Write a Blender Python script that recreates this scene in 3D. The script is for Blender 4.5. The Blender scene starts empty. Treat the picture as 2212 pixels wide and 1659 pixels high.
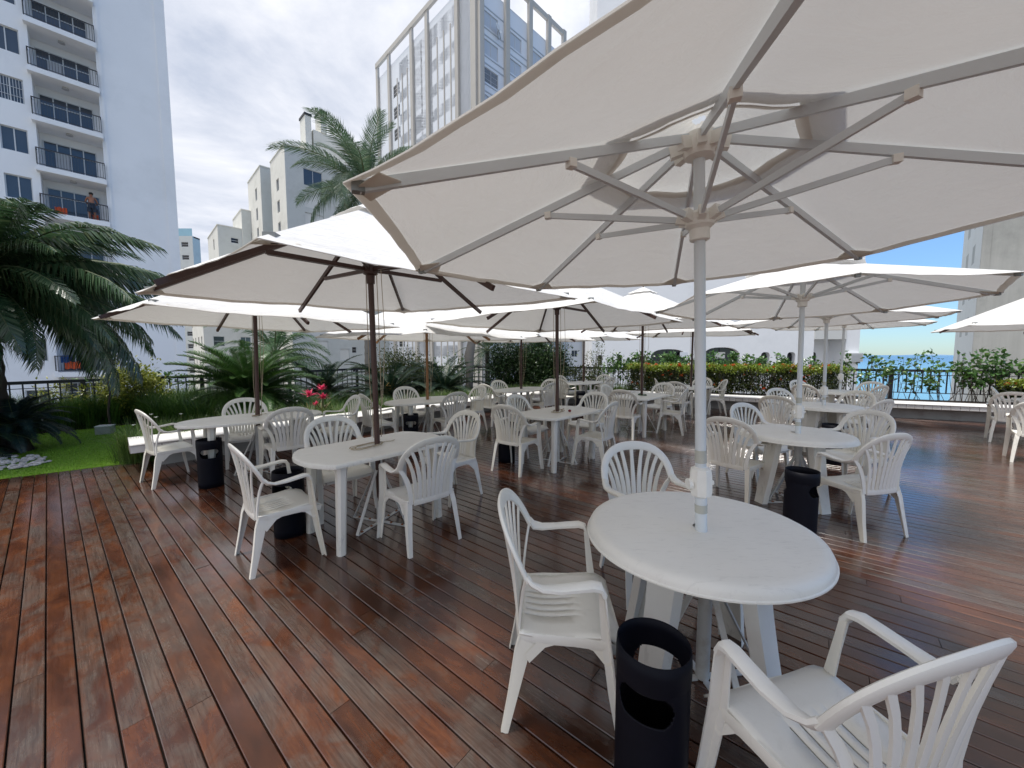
import bpy, math, random
import numpy as np
from mathutils import Vector, Matrix
S = bpy.context.scene
C = S.collection
R = math.radians
PI = math.pi
rnd = random.Random(7)
nr = np.random.RandomState(11)

# ------------------------------------------------------------------ camera
cam = bpy.data.cameras.new('camera'); cam.lens = 825 / 2212 * 36; cam.sensor_width = 36; cam.clip_end = 20000; cam.clip_start = 0.02
co = bpy.data.objects.new('camera', cam); C.objects.link(co)
co.location = (0, 0, 1.55); co.rotation_euler = (R(90 - 4.4), 0, 0)
S.camera = co
S.view_settings.view_transform = 'Standard'; S.view_settings.look = 'None'; S.view_settings.gamma = 1
S.view_settings.use_curve_mapping = False
S.view_settings.exposure = 1.27
S.cycles.max_bounces = 8; S.cycles.transparent_max_bounces = 12; S.cycles.caustics_reflective = False

# ------------------------------------------------------------------ light
SUN_EL, SUN_AZ = R(76), (-0.88, -0.47)
sd = Vector((SUN_AZ[0] * math.cos(SUN_EL), SUN_AZ[1] * math.cos(SUN_EL), math.sin(SUN_EL))).normalized()
sl = bpy.data.lights.new('sun', 'SUN'); sl.energy = 1.8; sl.angle = R(12); sl.color = (1, .965, .9)
so = bpy.data.objects.new('sun', sl); C.objects.link(so); so.rotation_euler = (-sd).to_track_quat('-Z', 'Y').to_euler(); so.location = (0, 0, 60)


class NT:
    def __init__(s, tree): s.t = tree; s.n = tree.nodes; s.l = tree.links
    def new(s, typ, **kw):
        n = s.n.new(typ)
        for k, v in kw.items():
            if k.startswith('_'): setattr(n, k[1:], v)
        return n
    def set(s, sock, v):
        if isinstance(v, bpy.types.NodeSocket): s.l.new(v, sock)
        elif v is not None: sock.default_value = v
    def math(s, op, a, b=None, c=None, clamp=False):
        n = s.n.new('ShaderNodeMath'); n.operation = op; n.use_clamp = clamp
        for i, v in enumerate((a, b, c)):
            if v is not None: s.set(n.inputs[i], v)
        return n.outputs[0]
    def vmath(s, op, a, b=None, sc=None):
        n = s.n.new('ShaderNodeVectorMath'); n.operation = op; s.set(n.inputs[0], a)
        if b is not None: s.set(n.inputs[1], b)
        if sc is not None: s.set(n.inputs['Scale'], sc)
        return n.outputs[0]
    def noise(s, vec, scale, detail=4, rough=.55, dist=0, col=False):
        n = s.n.new('ShaderNodeTexNoise'); n.inputs['Scale'].default_value = scale; n.inputs['Detail'].default_value = detail
        n.inputs['Roughness'].default_value = rough; n.inputs['Distortion'].default_value = dist
        if vec is not None: s.l.new(vec, n.inputs['Vector'])
        return n.outputs['Color' if col else 'Fac']
    def ramp(s, f, pts):
        n = s.n.new('ShaderNodeValToRGB'); s.l.new(f, n.inputs[0]); e = n.color_ramp.elements
        while len(e) < len(pts): e.new(.5)
        for k, (p, c) in enumerate(pts):
            e[k].position = p; e[k].color = (*c, 1) if not isinstance(c, (int, float)) else (c, c, c, 1)
        return n.outputs[0]
    def mix(s, f, a, b, typ='MIX'):
        n = s.n.new('ShaderNodeMix'); n.data_type = 'RGBA'; n.blend_type = typ
        s.set(n.inputs[0], f)
        for i, v in ((6, a), (7, b)): s.set(n.inputs[i], (*v, 1) if isinstance(v, tuple) and len(v) == 3 else v)
        return n.outputs[2]
    def sep(s, v):
        n = s.n.new('ShaderNodeSeparateXYZ'); s.l.new(v, n.inputs[0]); return n.outputs
    def comb(s, x, y, z):
        n = s.n.new('ShaderNodeCombineXYZ')
        for i, v in enumerate((x, y, z)): s.set(n.inputs[i], v)
        return n.outputs[0]


w = bpy.data.worlds.new('World'); S.world = w; w.use_nodes = True
T = NT(w.node_tree); T.n.clear()
sky = T.new('ShaderNodeTexSky', _sky_type='NISHITA', _sun_disc=False, _sun_elevation=SUN_EL,
            _sun_rotation=math.atan2(SUN_AZ[0], SUN_AZ[1]) % (2 * PI), _altitude=10, _air_density=1.0, _dust_density=0.15, _ozone_density=2.5)
tc = T.new('ShaderNodeTexCoord').outputs['Generated']
d = T.sep(tc)
zz = T.math('ADD', T.math('MAXIMUM', d[2], 0.0), 0.12)
pv = T.comb(T.math('DIVIDE', d[0], zz), T.math('DIVIDE', d[1], zz), 0.0)
n1 = T.noise(pv, 0.55, 9, .6, .5)
n2 = T.noise(T.vmath('MULTIPLY', pv, (1.0, 2.6, 1)), 1.1, 8, .62, .8)
cl = T.math('ADD', T.math('MULTIPLY', n1, .6), T.math('MULTIPLY', n2, .4))
# the overcast lies to the west (left); the sky clears towards the sea at the right
bias = T.math('MULTIPLY_ADD', d[0], -0.42, 0.24)
low = T.math('MULTIPLY', T.math('SUBTRACT', 0.40, d[2], clamp=True), -0.22)
cov = T.math('ADD', T.math('ADD', cl, bias), low)
fac = T.ramp(cov, [(.44, 0.0), (.60, .72), (.78, .97)])
shade = T.ramp(T.noise(pv, 1.3, 9, .6, .3), [(.32, (2.35, 2.6, 3.15)), (.45, (3.35, 3.5, 3.9)), (.56, (4.25, 4.3, 4.5)), (.68, (5.5, 5.5, 5.45))])
skyc = T.mix(1.0, sky.outputs[0], (.80, .95, 1.10), 'MULTIPLY')
skyc = T.mix(1.0, skyc, T.ramp(d[2], [(0.0, (.44, .49, .54)), (.12, (.56, .60, .64)), (.45, (.90, .9, .9))]), 'MULTIPLY')
bg = T.new('ShaderNodeBackground'); bg.inputs[1].default_value = 0.1
T.l.new(T.mix(fac, skyc, shade), bg.inputs[0])
T.l.new(bg.outputs[0], T.new('ShaderNodeOutputWorld').inputs[0])


# ------------------------------------------------------------------ materials
def material(name, col=None, rough=.5, metal=0, build=None, spec=.5, trans=0.0, coat=0.0):
    m = bpy.data.materials.new(name); m.use_nodes = True
    t = NT(m.node_tree); b = t.n['Principled BSDF']
    if col is not None: b.inputs['Base Color'].default_value = (*col, 1)
    b.inputs['Roughness'].default_value = rough; b.inputs['Metallic'].default_value = metal
    b.inputs['Specular IOR Level'].default_value = spec; b.inputs['Coat Weight'].default_value = coat
    if build: build(t, b)
    if trans > 0:
        tr = t.new('ShaderNodeBsdfTranslucent'); mx = t.new('ShaderNodeMixShader'); mx.inputs[0].default_value = trans
        lk = [l for l in t.l if l.to_socket == b.inputs['Base Color']]
        if lk: t.l.new(lk[0].from_socket, tr.inputs[0])
        else: tr.inputs[0].default_value = (*col, 1)
        if name == 'parasol_fabric': t.l.new(t.mix(1.0, lk[0].from_socket, (.97, .965, .945), 'MULTIPLY'), tr.inputs[0])
        t.l.new(b.outputs[0], mx.inputs[1]); t.l.new(tr.outputs[0], mx.inputs[2])
        t.l.new(mx.outputs[0], t.n['Material Output'].inputs[0])
    return m


def bump(t, b, h, strength=.3, dist=.01):
    n = t.new('ShaderNodeBump'); n.inputs['Strength'].default_value = strength; n.inputs['Distance'].default_value = dist
    t.l.new(h, n.inputs['Height']); t.l.new(n.outputs[0], b.inputs['Normal'])


def pos(t): return t.new('ShaderNodeNewGeometry').outputs['Position']


def plain(name, c, rough=.6, var=.12, scale=2.0, bmp=.15, streak=False, spec=.4, metal=0, trans=0, grime=None, gscale=.8, coat=0.0, island=0.0):
    def f(t, b):
        p = pos(t)
        n = t.noise(p, scale, 6, .6)
        v = T_scale = t.math('MULTIPLY_ADD', n, 2 * var, 1 - var)
        cc = t.mix(1.0, c, t.comb(v, v, v), 'MULTIPLY')
        if streak:
            q = t.vmath('MULTIPLY', p, (1, 1, .07))
            s = t.ramp(t.noise(q, 1.3, 7, .65), [(.42, 0.0), (.75, 1.0)])
            cc = t.mix(t.math('MULTIPLY', s, .45), cc, tuple(x * .55 for x in c))
        if grime:
            s = t.ramp(t.noise(p, gscale, 8, .7), [(.48, 0.0), (.72, 1.0)])
            cc = t.mix(t.math('MULTIPLY', s, grime[1]), cc, grime[0])
        if island:
            rr = t.new('ShaderNodeNewGeometry').outputs['Random Per Island']
            v2 = t.math('MULTIPLY_ADD', rr, 2 * island, 1 - island)
            cc = t.mix(1.0, cc, t.comb(v2, v2, v2), 'MULTIPLY')
        t.l.new(cc, b.inputs['Base Color'])
        if bmp: bump(t, b, t.noise(p, scale * 14, 5, .6), bmp, .004)
    return material(name, None, rough, metal, f, spec, trans, coat)


def leafmat(name, a, b_, c=None, rough=.42, trans=.25, spec=.5):
    def f(t, b):
        rr = t.new('ShaderNodeNewGeometry').outputs['Random Per Island']
        pts = [(0.0, a), (.75, b_)] + ([(1.0, c)] if c else [])
        cc = t.ramp(rr, pts)
        n = t.noise(pos(t), 1.6, 3)
        v = t.math('MULTIPLY_ADD', n, .8, .6)
        t.l.new(t.mix(1.0, cc, t.comb(v, v, v), 'MULTIPLY'), b.inputs['Base Color'])
    return material(name, None, rough, 0, f, spec, trans)


def deck_mat(t, b):
    p = pos(t); oi = t.new('ShaderNodeObjectInfo').outputs['Random']
    ca, sa = math.cos(R(140.5)), math.sin(R(140.5))
    s = t.sep(p)
    al = t.math('ADD', t.math('MULTIPLY', s[0], ca), t.math('MULTIPLY', s[1], sa))
    ac = t.math('ADD', t.math('MULTIPLY', s[0], -sa), t.math('MULTIPLY', s[1], ca))
    off = t.math('MULTIPLY', oi, 37.0)
    row = t.math('FLOOR', t.math('DIVIDE', ac, PITCH))
    wn = t.new('ShaderNodeTexWhiteNoise', _noise_dimensions='2D')
    t.l.new(t.comb(row, t.math('FLOOR', t.math('MULTIPLY', oi, 97)), 0), wn.inputs['Vector'])
    rv = t.sep(wn.outputs['Color'])
    q = t.comb(t.math('ADD', t.math('MULTIPLY', al, 1.1), off), t.math('MULTIPLY', ac, 3.6), t.math('MULTIPLY', row, 1.7))
    blot = t.noise(q, 2.3, 9, .68, .6)
    fine = t.noise(t.comb(t.math('ADD', t.math('MULTIPLY', al, 3.0), off), t.math('MULTIPLY', ac, 60.0), row), 1.6, 6, .7, .3)
    grey = t.noise(t.vmath('MULTIPLY', q, (1.0, .45, 1)), 2.3, 9, .68, .9)
    base = t.ramp(blot, [(.22, (.036, .015, .010)), (.46, (.078, .026, .013)), (.62, (.135, .045, .018)), (.80, (.20, .074, .028))])
    v = t.math('MULTIPLY_ADD', rv[0], .34, .56)
    base = t.mix(1.0, base, t.comb(v, v, v), 'MULTIPLY')
    gthr = t.math('ADD', grey, t.math('MULTIPLY_ADD', rv[1], .22, -.11))
    gf = t.ramp(gthr, [(.48, 0.0), (.60, .5), (.76, .85)])
    gcol = t.ramp(fine, [(.3, (.052, .042, .036)), (.5, (.076, .063, .053)), (.75, (.125, .108, .090))])
    c = t.mix(gf, base, gcol)
    c = t.mix(t.math('MULTIPLY', t.ramp(fine, [(.30, 1.0), (.50, 0.0)]), .35), c, (.018, .010, .008))
    t.l.new(c, b.inputs['Base Color'])
    wet = t.ramp(t.noise(p, .75, 5, .6, .4), [(.36, .10), (.66, .27)])
    r2 = t.math('ADD', wet, t.math('MULTIPLY', t.math('SUBTRACT', fine, .5), .22))
    r3 = t.math('ADD', r2, t.math('MULTIPLY', gf, .07))
    t.l.new(r3, b.inputs['Roughness'])
    b.inputs['Specular IOR Level'].default_value = .7
    b.inputs['Coat Weight'].default_value = .35; b.inputs['Coat Roughness'].default_value = .16
    h = t.math('ADD', t.math('MULTIPLY', fine, .6), t.math('MULTIPLY', blot, .5))
    bump(t, b, h, .22, .002)


PITCH = .0975
M = {}
M['deck'] = material('deck_wood', None, .3, 0, deck_mat)
M['deck_dark'] = plain('deck_joist', (.012, .009, .008), .9)
def plastic(t, b):
    p = pos(t); oi = t.new('ShaderNodeObjectInfo').outputs['Random']
    n = t.noise(p, 5, 7, .7)
    g = t.ramp(t.noise(t.vmath('MULTIPLY', p, (1, 1, .35)), 17, 9, .72, .6), [(.56, 0.0), (.78, .8)])
    cc = t.mix(n, (.90, .875, .80), (.80, .775, .70))
    tn = t.ramp(oi, [(0.0, (.93, .91, .86)), (.5, (1, 1, 1)), (1.0, (.96, .97, 1.0))])
    cc = t.mix(1.0, cc, tn, 'MULTIPLY')
    lowz = t.math('SUBTRACT', 1.0, t.math('DIVIDE', t.sep(p)[2], .5), clamp=True)
    dirt = t.math('MULTIPLY', g, t.math('MULTIPLY_ADD', lowz, .75, .12))
    t.l.new(t.mix(dirt, cc, (.26, .24, .19)), b.inputs['Base Color'])
    t.l.new(t.math('MULTIPLY_ADD', n, .25, .27), b.inputs['Roughness'])
    bump(t, b, t.noise(p, 90, 4, .6), .08, .002)
M['plastic'] = material('white_plastic', None, .38, 0, plastic)
def tabletop(t, b):
    p = pos(t); n = t.noise(p, 4, 7, .65)
    cc = t.mix(n, (.86, .835, .765), (.76, .735, .665))
    sc = t.ramp(t.noise(t.vmath('MULTIPLY', p, (1, 5, 1)), 7, 9, .75, 1.8), [(.54, 0.0), (.70, 1.0)])
    t.l.new(t.mix(t.math('MULTIPLY', sc, .38), cc, (.45, .43, .38)), b.inputs['Base Color'])
    t.l.new(t.math('MULTIPLY_ADD', n, .3, .25), b.inputs['Roughness'])
M['table'] = material('table_plastic', None, .35, 0, tabletop)
def fabric(t, b):
    p = pos(t)
    n = t.noise(p, 2.2, 6, .6); st = t.ramp(t.noise(p, 1.1, 8, .75), [(.60, 0.0), (.78, 1.0)])
    cc = t.mix(n, (.80, .79, .775), (.72, .71, .69))
    t.l.new(t.mix(t.math('MULTIPLY', st, .22), cc, (.50, .42, .30)), b.inputs['Base Color'])
    wv = t.noise(t.vmath('MULTIPLY', p, (1, 1, 3)), 5, 3, .5, .4)
    wr = t.noise(t.vmath('MULTIPLY', p, (1.2, 1.2, 6)), 2.6, 6, .6, 2.2)
    bump(t, b, t.math('ADD', t.math('ADD', wv, t.math('MULTIPLY', wr, 1.1)), t.math('MULTIPLY', t.noise(p, 400, 1), .05)), .55, .025)
M['fabric'] = material('parasol_fabric', None, .85, 0, fabric, .2, .22)
M['fabric_pocket'] = plain('fabric_pocket', (.78, .74, .68), .85, trans=.40)
M['alu'] = plain('white_aluminium', (.68, .72, .74), .38, .06, 6, .03, spec=.5)
M['hubplastic'] = plain('hub_plastic', (.86, .84, .78), .5, .1, 12, .05)
M['tape'] = plain('clear_tape', (.50, .50, .44), .25, .15, 14, .02)
M['darkwood'] = plain('dark_wood', (.060, .026, .018), .45, .3, 9, .1, spec=.5)
M['palewood'] = plain('pale_wood', (.26, .13, .055), .5, .25, 9, .1)
M['bracket'] = plain('grey_bracket', (.22, .23, .22), .5)
M['white_steel'] = plain('white_steel', (.68, .69, .67), .4, .08, 8, .05, grime=((.35, .25, .15), .5), gscale=6)
M['rust'] = plain('rust', (.22, .07, .02), .8)
M['bin'] = plain('black_bin', (.004, .0045, .009), .55, .3, 12, .05, spec=.14)
M['rope'] = plain('cord', (.42, .35, .25), .9)
M['green_rope'] = plain('green_cord', (.03, .10, .04), .8)
M['black'] = plain('black', (.006, .006, .007), .4)
M['rail'] = plain('rail_paint', (.012, .010, .018), .35, .2, 5, .05, spec=.6)
M['benchtop'] = plain('bench_white', (.80, .785, .76), .4, .08, 3, .05, grime=((.5, .42, .36), .25), gscale=3)
M['tile'] = plain('white_tile', (.74, .72, .70), .22, .07, 4, .02, grime=((.5, .45, .38), .3), gscale=2.5, spec=.6)
M['grout'] = plain('grout', (.28, .25, .23), .9)
M['benchwall'] = plain('bench_wall', (.40, .39, .37), .75, .15, 3, .2, grime=((.2, .17, .14), .6), gscale=3)
M['soil'] = plain('soil', (.030, .020, .012), .95, .4, 6, .6)
M['lawnbase'] = plain('lawn_soil', (.15, .28, .02), .95, .3, 8, .5)
M['conc'] = plain('concrete', (.36, .36, .33), .85, .2, 5, .3)
M['pebble'] = plain('pebble', (.55, .52, .50), .6, .2, 10, .1, island=.35)
M['lawn'] = leafmat('lawn_blades', (.14, .31, .02), (.22, .43, .03), (.30, .50, .05), .5, .3)
M['grass'] = leafmat('border_grass', (.028, .075, .014), (.07, .15, .025), (.14, .20, .04), .4, .25)
M['liriope'] = leafmat('liriope', (.05, .10, .02), (.11, .19, .04), (.22, .27, .08), .4, .3)
M['palmleaf'] = leafmat('palm_leaf', (.030, .066, .030), (.060, .115, .050), (.12, .15, .07), .26, .25, .9)
M['cocoleaf'] = leafmat('coconut_leaf', (.05, .10, .06), (.11, .17, .10), (.18, .22, .13), .34, .35, .5)
M['cycadleaf'] = leafmat('cycad_leaf', (.024, .065, .014), (.055, .125, .024), (.09, .16, .035), .36, .2, .55)
M['cycaddark'] = leafmat('cycad_dark', (.008, .024, .014), (.018, .044, .024), (.03, .055, .03), .4, .15, .5)
M['bluefern'] = leafmat('blue_cycad', (.012, .030, .030), (.022, .050, .045), (.03, .06, .05), .45, .15, .4)
M['lightpalm'] = leafmat('light_palm', (.04, .10, .04), (.08, .16, .07), (.13, .20, .09), .4, .35)
M['rachis'] = plain('leaf_stalk', (.10, .12, .05), .6)
M['croton'] = leafmat('croton', (.10, .14, .02), (.30, .32, .05), (.48, .46, .10), .35, .3, .5)
M['shrub'] = leafmat('shrub_leaf', (.014, .034, .012), (.036, .075, .022), (.075, .12, .035), .4, .2)
M['olive'] = leafmat('olive_shrub', (.05, .07, .02), (.10, .13, .035), (.17, .18, .05), .45, .3)
M['seagrape'] = leafmat('sea_grape', (.035, .10, .022), (.085, .18, .04), (.15, .25, .06), .3, .25, .6)
M['ixora'] = leafmat('ixora_leaf', (.012, .028, .006), (.045, .065, .012), (.12, .12, .02), .35, .2)
M['ixora_top'] = leafmat('ixora_top', (.12, .20, .02), (.26, .33, .04), (.30, .34, .05), .35, .3)
M['flower'] = leafmat('ixora_flower', (.62, .10, .03), (.80, .17, .06), (.85, .28, .10), .5, .3)
M['brom'] = leafmat('bromeliad', (.55, .03, .10), (.75, .06, .17), (.80, .14, .22), .4, .3)
M['bromleaf'] = leafmat('bromeliad_leaf', (.10, .05, .03), (.16, .14, .04), (.10, .16, .04), .4, .2)
M['cone'] = plain('cycad_cone', (.42, .24, .06), .8, .3, 20, .5)
M['bark'] = plain('bark', (.060, .048, .040), .9, .35, 7, .9)
M['barkpale'] = plain('pale_bark', (.22, .20, .18), .9, .3, 7, .6)
M['twig'] = plain('twig', (.085, .06, .045), .85)
M['wall_white'] = plain('white_wall', (.84, .845, .86), .85, .05, .4, .08, grime=((.62, .63, .64), .35), gscale=.3)
M['wall_offwhite'] = plain('off_white_wall', (.64, .64, .62), .85, .06, .5, .05, grime=((.42, .40, .35), .35), gscale=.5)  # greyer than the plain white wall, with patches of grime
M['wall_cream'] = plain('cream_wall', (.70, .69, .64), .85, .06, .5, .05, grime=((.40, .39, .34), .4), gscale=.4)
M['wall_grey_and_shade'] = plain('grey_and_shade_wall', (.55, .57, .56), .85, .05, .4, .05, grime=((.34, .35, .33), .4), gscale=.4)  # plain grey block, and painted shade on the cream blocks' right sides
M['pilaster'] = plain('beige_pilaster', (.46, .44, .41), .85, .06, .6, .05, grime=((.34, .32, .28), .4), gscale=.6)
M['panel_white'] = plain('white_panel', (.68, .71, .76), .7, .05, .6, .03)
M['conc_wall'] = plain('concrete_wall', (.42, .42, .40), .9, .10, .35, .1, streak=True, grime=((.20, .21, .20), .55), gscale=.25)
M['glass'] = plain('window_glass', (.035, .05, .07), .08, .4, .5, 0, spec=.8)
M['glass_dark'] = plain('dark_glass', (.010, .012, .016), .12, .4, .5, 0, spec=.6)
M['curtain'] = plain('curtain', (.45, .45, .46), .8)
M['frame'] = plain('window_frame', (.60, .61, .62), .5)
M['frame_dark'] = plain('dark_frame', (.03, .03, .035), .5)
M['shutter'] = plain('white_shutter', (.66, .66, .64), .6, .05, 1, .03)
M['shutter_blue'] = plain('grey_shutter', (.46, .50, .56), .6, .05, 1, .03)
M['road'] = plain('ground', (.16, .15, .13), .9, .2, .2, .1)
M['terrace'] = plain('terrace_render', (.4, .39, .37), .9)
M['skin'] = plain('skin', (.30, .13, .075), .6, .05)
M['shorts'] = plain('shorts', (.035, .05, .08), .8)
M['hair'] = plain('hair', (.010, .007, .005), .8)
M['orange'] = plain('orange_cloth', (.62, .10, .03), .8)
M['blue'] = plain('blue_plastic', (.02, .07, .22), .5)
M['ac'] = plain('ac_white', (.62, .63, .63), .5)
def seam(t, b):
    p = pos(t); s = t.sep(p)
    n = t.noise(t.comb(t.math('MULTIPLY', s[0], .02), t.math('MULTIPLY', s[1], .12), 0), 1.0, 6, .6)
    far = t.math('MULTIPLY', t.math('SUBTRACT', s[1], 150.0), .0012, clamp=True)
    c = t.mix(far, (.15, .36, .48), (.05, .15, .30))
    t.l.new(t.mix(t.math('MULTIPLY', n, .35), c, (.03, .10, .20)), b.inputs['Base Color'])
    bump(t, b, t.noise(t.comb(s[0], t.math('MULTIPLY', s[1], 2.5), 0), .6, 8, .7), .5, .5)
M['blue_far'] = plain('far_island', (.22, .30, .38), .9)
M['sea'] = material('sea_water', None, .25, 0, seam, .35)


# ------------------------------------------------------------------ mesh helpers
class MB:
    def __init__(s): s.v = []; s.f = []
    def add(s, vs, fs):
        k = len(s.v); s.v += [tuple(x) for x in vs]; s.f += [tuple(i + k for i in f) for f in fs]; return s
    def obox(s, o, u, v, w, a, b, c):
        o = Vector(o); u = Vector(u); v = Vector(v); w = Vector(w)
        P = [o + u * a[i] + v * b[j] + w * c[k] for k in (0, 1) for j in (0, 1) for i in (0, 1)]
        return s.add(P, [(0, 2, 3, 1), (4, 5, 7, 6), (0, 1, 5, 4), (2, 6, 7, 3), (0, 4, 6, 2), (1, 3, 7, 5)])
    def box(s, x, y, z): return s.obox((0, 0, 0), (1, 0, 0), (0, 1, 0), (0, 0, 1), x, y, z)
    def bar(s, p, q, w, h, up=(0, 0, 1)):
        p = Vector(p); q = Vector(q); d = (q - p); L = d.length; d.normalize(); sd_ = d.cross(Vector(up))
        if sd_.length < 1e-4: sd_ = Vector((1, 0, 0))
        sd_.normalize(); n = sd_.cross(d)
        return s.obox(p, d, sd_, n, (0, L), (-w / 2, w / 2), (-h / 2, h / 2))
    def tube(s, pts, r, n=8, closed=False, flat=None):
        pts = [Vector(p) for p in pts]; N = len(pts); rs = r if isinstance(r, (list, tuple)) else [r] * N
        k0 = len(s.v); up = Vector((0, 0, 1)); prev = None
        for i, p in enumerate(pts):
            a = pts[max(i - 1, 0)]; b = pts[min(i + 1, N - 1)]
            if closed: a = pts[(i - 1) % N]; b = pts[(i + 1) % N]
            t = (b - a).normalized()
            if prev is None:
                x = t.cross(up)
                if x.length < .05: x = t.cross(Vector((0, 1, 0)))
            else: x = prev - t * prev.dot(t)
            x.normalize(); prev = x; y = x.cross(t)
            for j in range(n):
                an = 2 * PI * j / n; s.v.append(tuple(p + x * math.cos(an) * rs[i] + y * math.sin(an) * rs[i]))
        for i in range(N - 1 if not closed else N):
            for j in range(n):
                a0 = k0 + i * n; b0 = k0 + ((i + 1) % N) * n
                s.f.append((a0 + j, a0 + (j + 1) % n, b0 + (j + 1) % n, b0 + j))
        if not closed:
            s.f.append(tuple(k0 + j for j in range(n))[::-1]); s.f.append(tuple(k0 + (N - 1) * n + j for j in range(n)))
        return s
    def sweep(s, pts, wide, hw, ht, n=8):
        """oval section: half width hw along wide[i], half thickness ht across"""
        pts = [Vector(p) for p in pts]; N = len(pts); k0 = len(s.v)
        for i, p in enumerate(pts):
            t = (pts[min(i + 1, N - 1)] - pts[max(i - 1, 0)]).normalized()
            x = Vector(wide[i]); x = (x - t * x.dot(t)).normalized(); y = t.cross(x)
            a = hw[i] if isinstance(hw, (list, tuple)) else hw; b = ht[i] if isinstance(ht, (list, tuple)) else ht
            for j in range(n):
                an = 2 * PI * (j + .5) / n; c_ = math.cos(an); s_ = math.sin(an)
                e = .6; c2 = math.copysign(abs(c_) ** e, c_); s2 = math.copysign(abs(s_) ** e, s_)
                s.v.append(tuple(p + x * c2 * a + y * s2 * b))
        for i in range(N - 1):
            for j in range(n):
                a0 = k0 + i * n; b0 = a0 + n
                s.f.append((a0 + j, a0 + (j + 1) % n, b0 + (j + 1) % n, b0 + j))
        s.f.append(tuple(k0 + j for j in range(n))[::-1]); s.f.append(tuple(k0 + (N - 1) * n + j for j in range(n)))
        return s
    def prism(s, poly, z0, z1):
        n = len(poly); k = len(s.v)
        s.v += [(x, y, z0) for x, y in poly] + [(x, y, z1) for x, y in poly]
        s.f.append(tuple(k + i for i in range(n))[::-1]); s.f.append(tuple(k + n + i for i in range(n)))
        for i in range(n): j = (i + 1) % n; s.f.append((k + i, k + j, k + n + j, k + n + i))
        return s
    def lathe(s, prof, n=32, c=(0, 0), cap=True):
        k = len(s.v); m = len(prof)
        for r_, z in prof:
            for j in range(n):
                a = 2 * PI * j / n; s.v.append((c[0] + r_ * math.cos(a), c[1] + r_ * math.sin(a), z))
        for i in range(m - 1):
            for j in range(n):
                a0 = k + i * n; b0 = a0 + n; s.f.append((a0 + j, a0 + (j + 1) % n, b0 + (j + 1) % n, b0 + j))
        if cap:
            s.f.append(tuple(k + j for j in range(n))[::-1]); s.f.append(tuple(k + (m - 1) * n + j for j in range(n)))
        return s
    def mesh(s, name, mat, smooth=False):
        me = bpy.data.meshes.new(name); me.from_pydata(s.v, [], s.f); me.materials.append(mat)
        if smooth:
            me.polygons.foreach_set('use_smooth', [True] * len(me.polygons))
            try: me.set_sharp_from_angle(angle=R(38))
            except Exception: pass
        me.update(); return me
    def build(s, name, mat, parent=None, smooth=False): return inst(s.mesh(name, mat, smooth), name, parent)


def inst(me, name, parent=None, mat=None):
    o = bpy.data.objects.new(name, me); C.objects.link(o)
    if parent is not None: o.parent = parent
    if mat is not None: o.matrix_local = mat
    return o


def tag(o, label=None, cat=None, group=None, kind=None):
    if label: o['label'] = label
    if cat: o['category'] = cat
    if group: o['group'] = group
    if kind: o['kind'] = kind
    return o


def thing(name, label, cat, loc=(0, 0, 0), rz=0, group=None):
    o = bpy.data.objects.new(name, None); C.objects.link(o); o.empty_display_size = .1
    o.location = loc; o.rotation_euler = (0, 0, rz); return tag(o, label, cat, group)


kids = {}
def copy_tree(o, parent=None):
    c = o.copy(); C.objects.link(c)
    if parent is not None: c.parent = parent; c.matrix_parent_inverse = o.matrix_parent_inverse.copy()
    for ch in list(o.children): copy_tree(ch, c)
    return c


def npmesh(name, V, F, mat, smooth=False):
    me = bpy.data.meshes.new(name); k = F.shape[1]
    me.vertices.add(len(V)); me.vertices.foreach_set('co', np.asarray(V, dtype=np.float32).ravel())
    me.loops.add(F.size); me.loops.foreach_set('vertex_index', F.astype(np.int32).ravel())
    me.polygons.add(len(F)); me.polygons.foreach_set('loop_start', np.arange(0, F.size, k, dtype=np.int32))
    me.polygons.foreach_set('loop_total', np.full(len(F), k, dtype=np.int32))
    me.materials.append(mat); me.update(calc_edges=True); me.validate()
    if smooth: me.polygons.foreach_set('use_smooth', [True] * len(F))
    return me


def norm(a): return a / np.maximum(np.linalg.norm(a, axis=-1, keepdims=True), 1e-9)


def leaves(P, D, U, L, W):
    """N pointed leaves folded on the midrib: base P, direction D, up U, length L, width W -> 6 verts, 2 quads joined"""
    N = len(P); D = norm(D); X = norm(np.cross(D, U)); U2 = norm(np.cross(X, D)); L = L[:, None]; W = W[:, None]
    base = P; tip = P + D * L - U2 * L * .12; mid = P + D * L * .5 + U2 * L * .03
    l_ = P + D * L * .45 + X * W * .5 + U2 * W * .18; r_ = P + D * L * .45 - X * W * .5 + U2 * W * .18
    V = np.stack([base, l_, tip, r_, mid], 1).reshape(-1, 3)
    k = np.arange(N)[:, None] * 5
    F = np.concatenate([k + [0, 4, 1, 1], k + [4, 2, 1, 1]], 0)
    F3 = np.concatenate([k + [0, 4, 1], k + [4, 2, 1], k + [0, 3, 4], k + [4, 3, 2]], 0)
    return V, F3


def blades(P, H, W, lean, bend, az):
    """grass blades: two segments, tapering"""
    N = len(P); D = np.stack([np.cos(az), np.sin(az), np.zeros(N)], 1); X = np.stack([-np.sin(az), np.cos(az), np.zeros(N)], 1)
    Z = np.array([[0, 0, 1.]])
    H = H[:, None]; W = W[:, None]; lean = lean[:, None]; bend = bend[:, None]
    p1 = P + Z * H * .6 + D * H * lean * .6; p2 = P + Z * H * (1 - .35 * bend) + D * H * (lean + bend)
    V = np.stack([P - X * W / 2, P + X * W / 2, p1 + X * W * .4, p1 - X * W * .4, p2], 1).reshape(-1, 3)
    k = np.arange(N)[:, None] * 5
    F = np.concatenate([k + [0, 1, 2], k + [0, 2, 3], k + [3, 2, 4]], 0)
    return V, F


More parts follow.
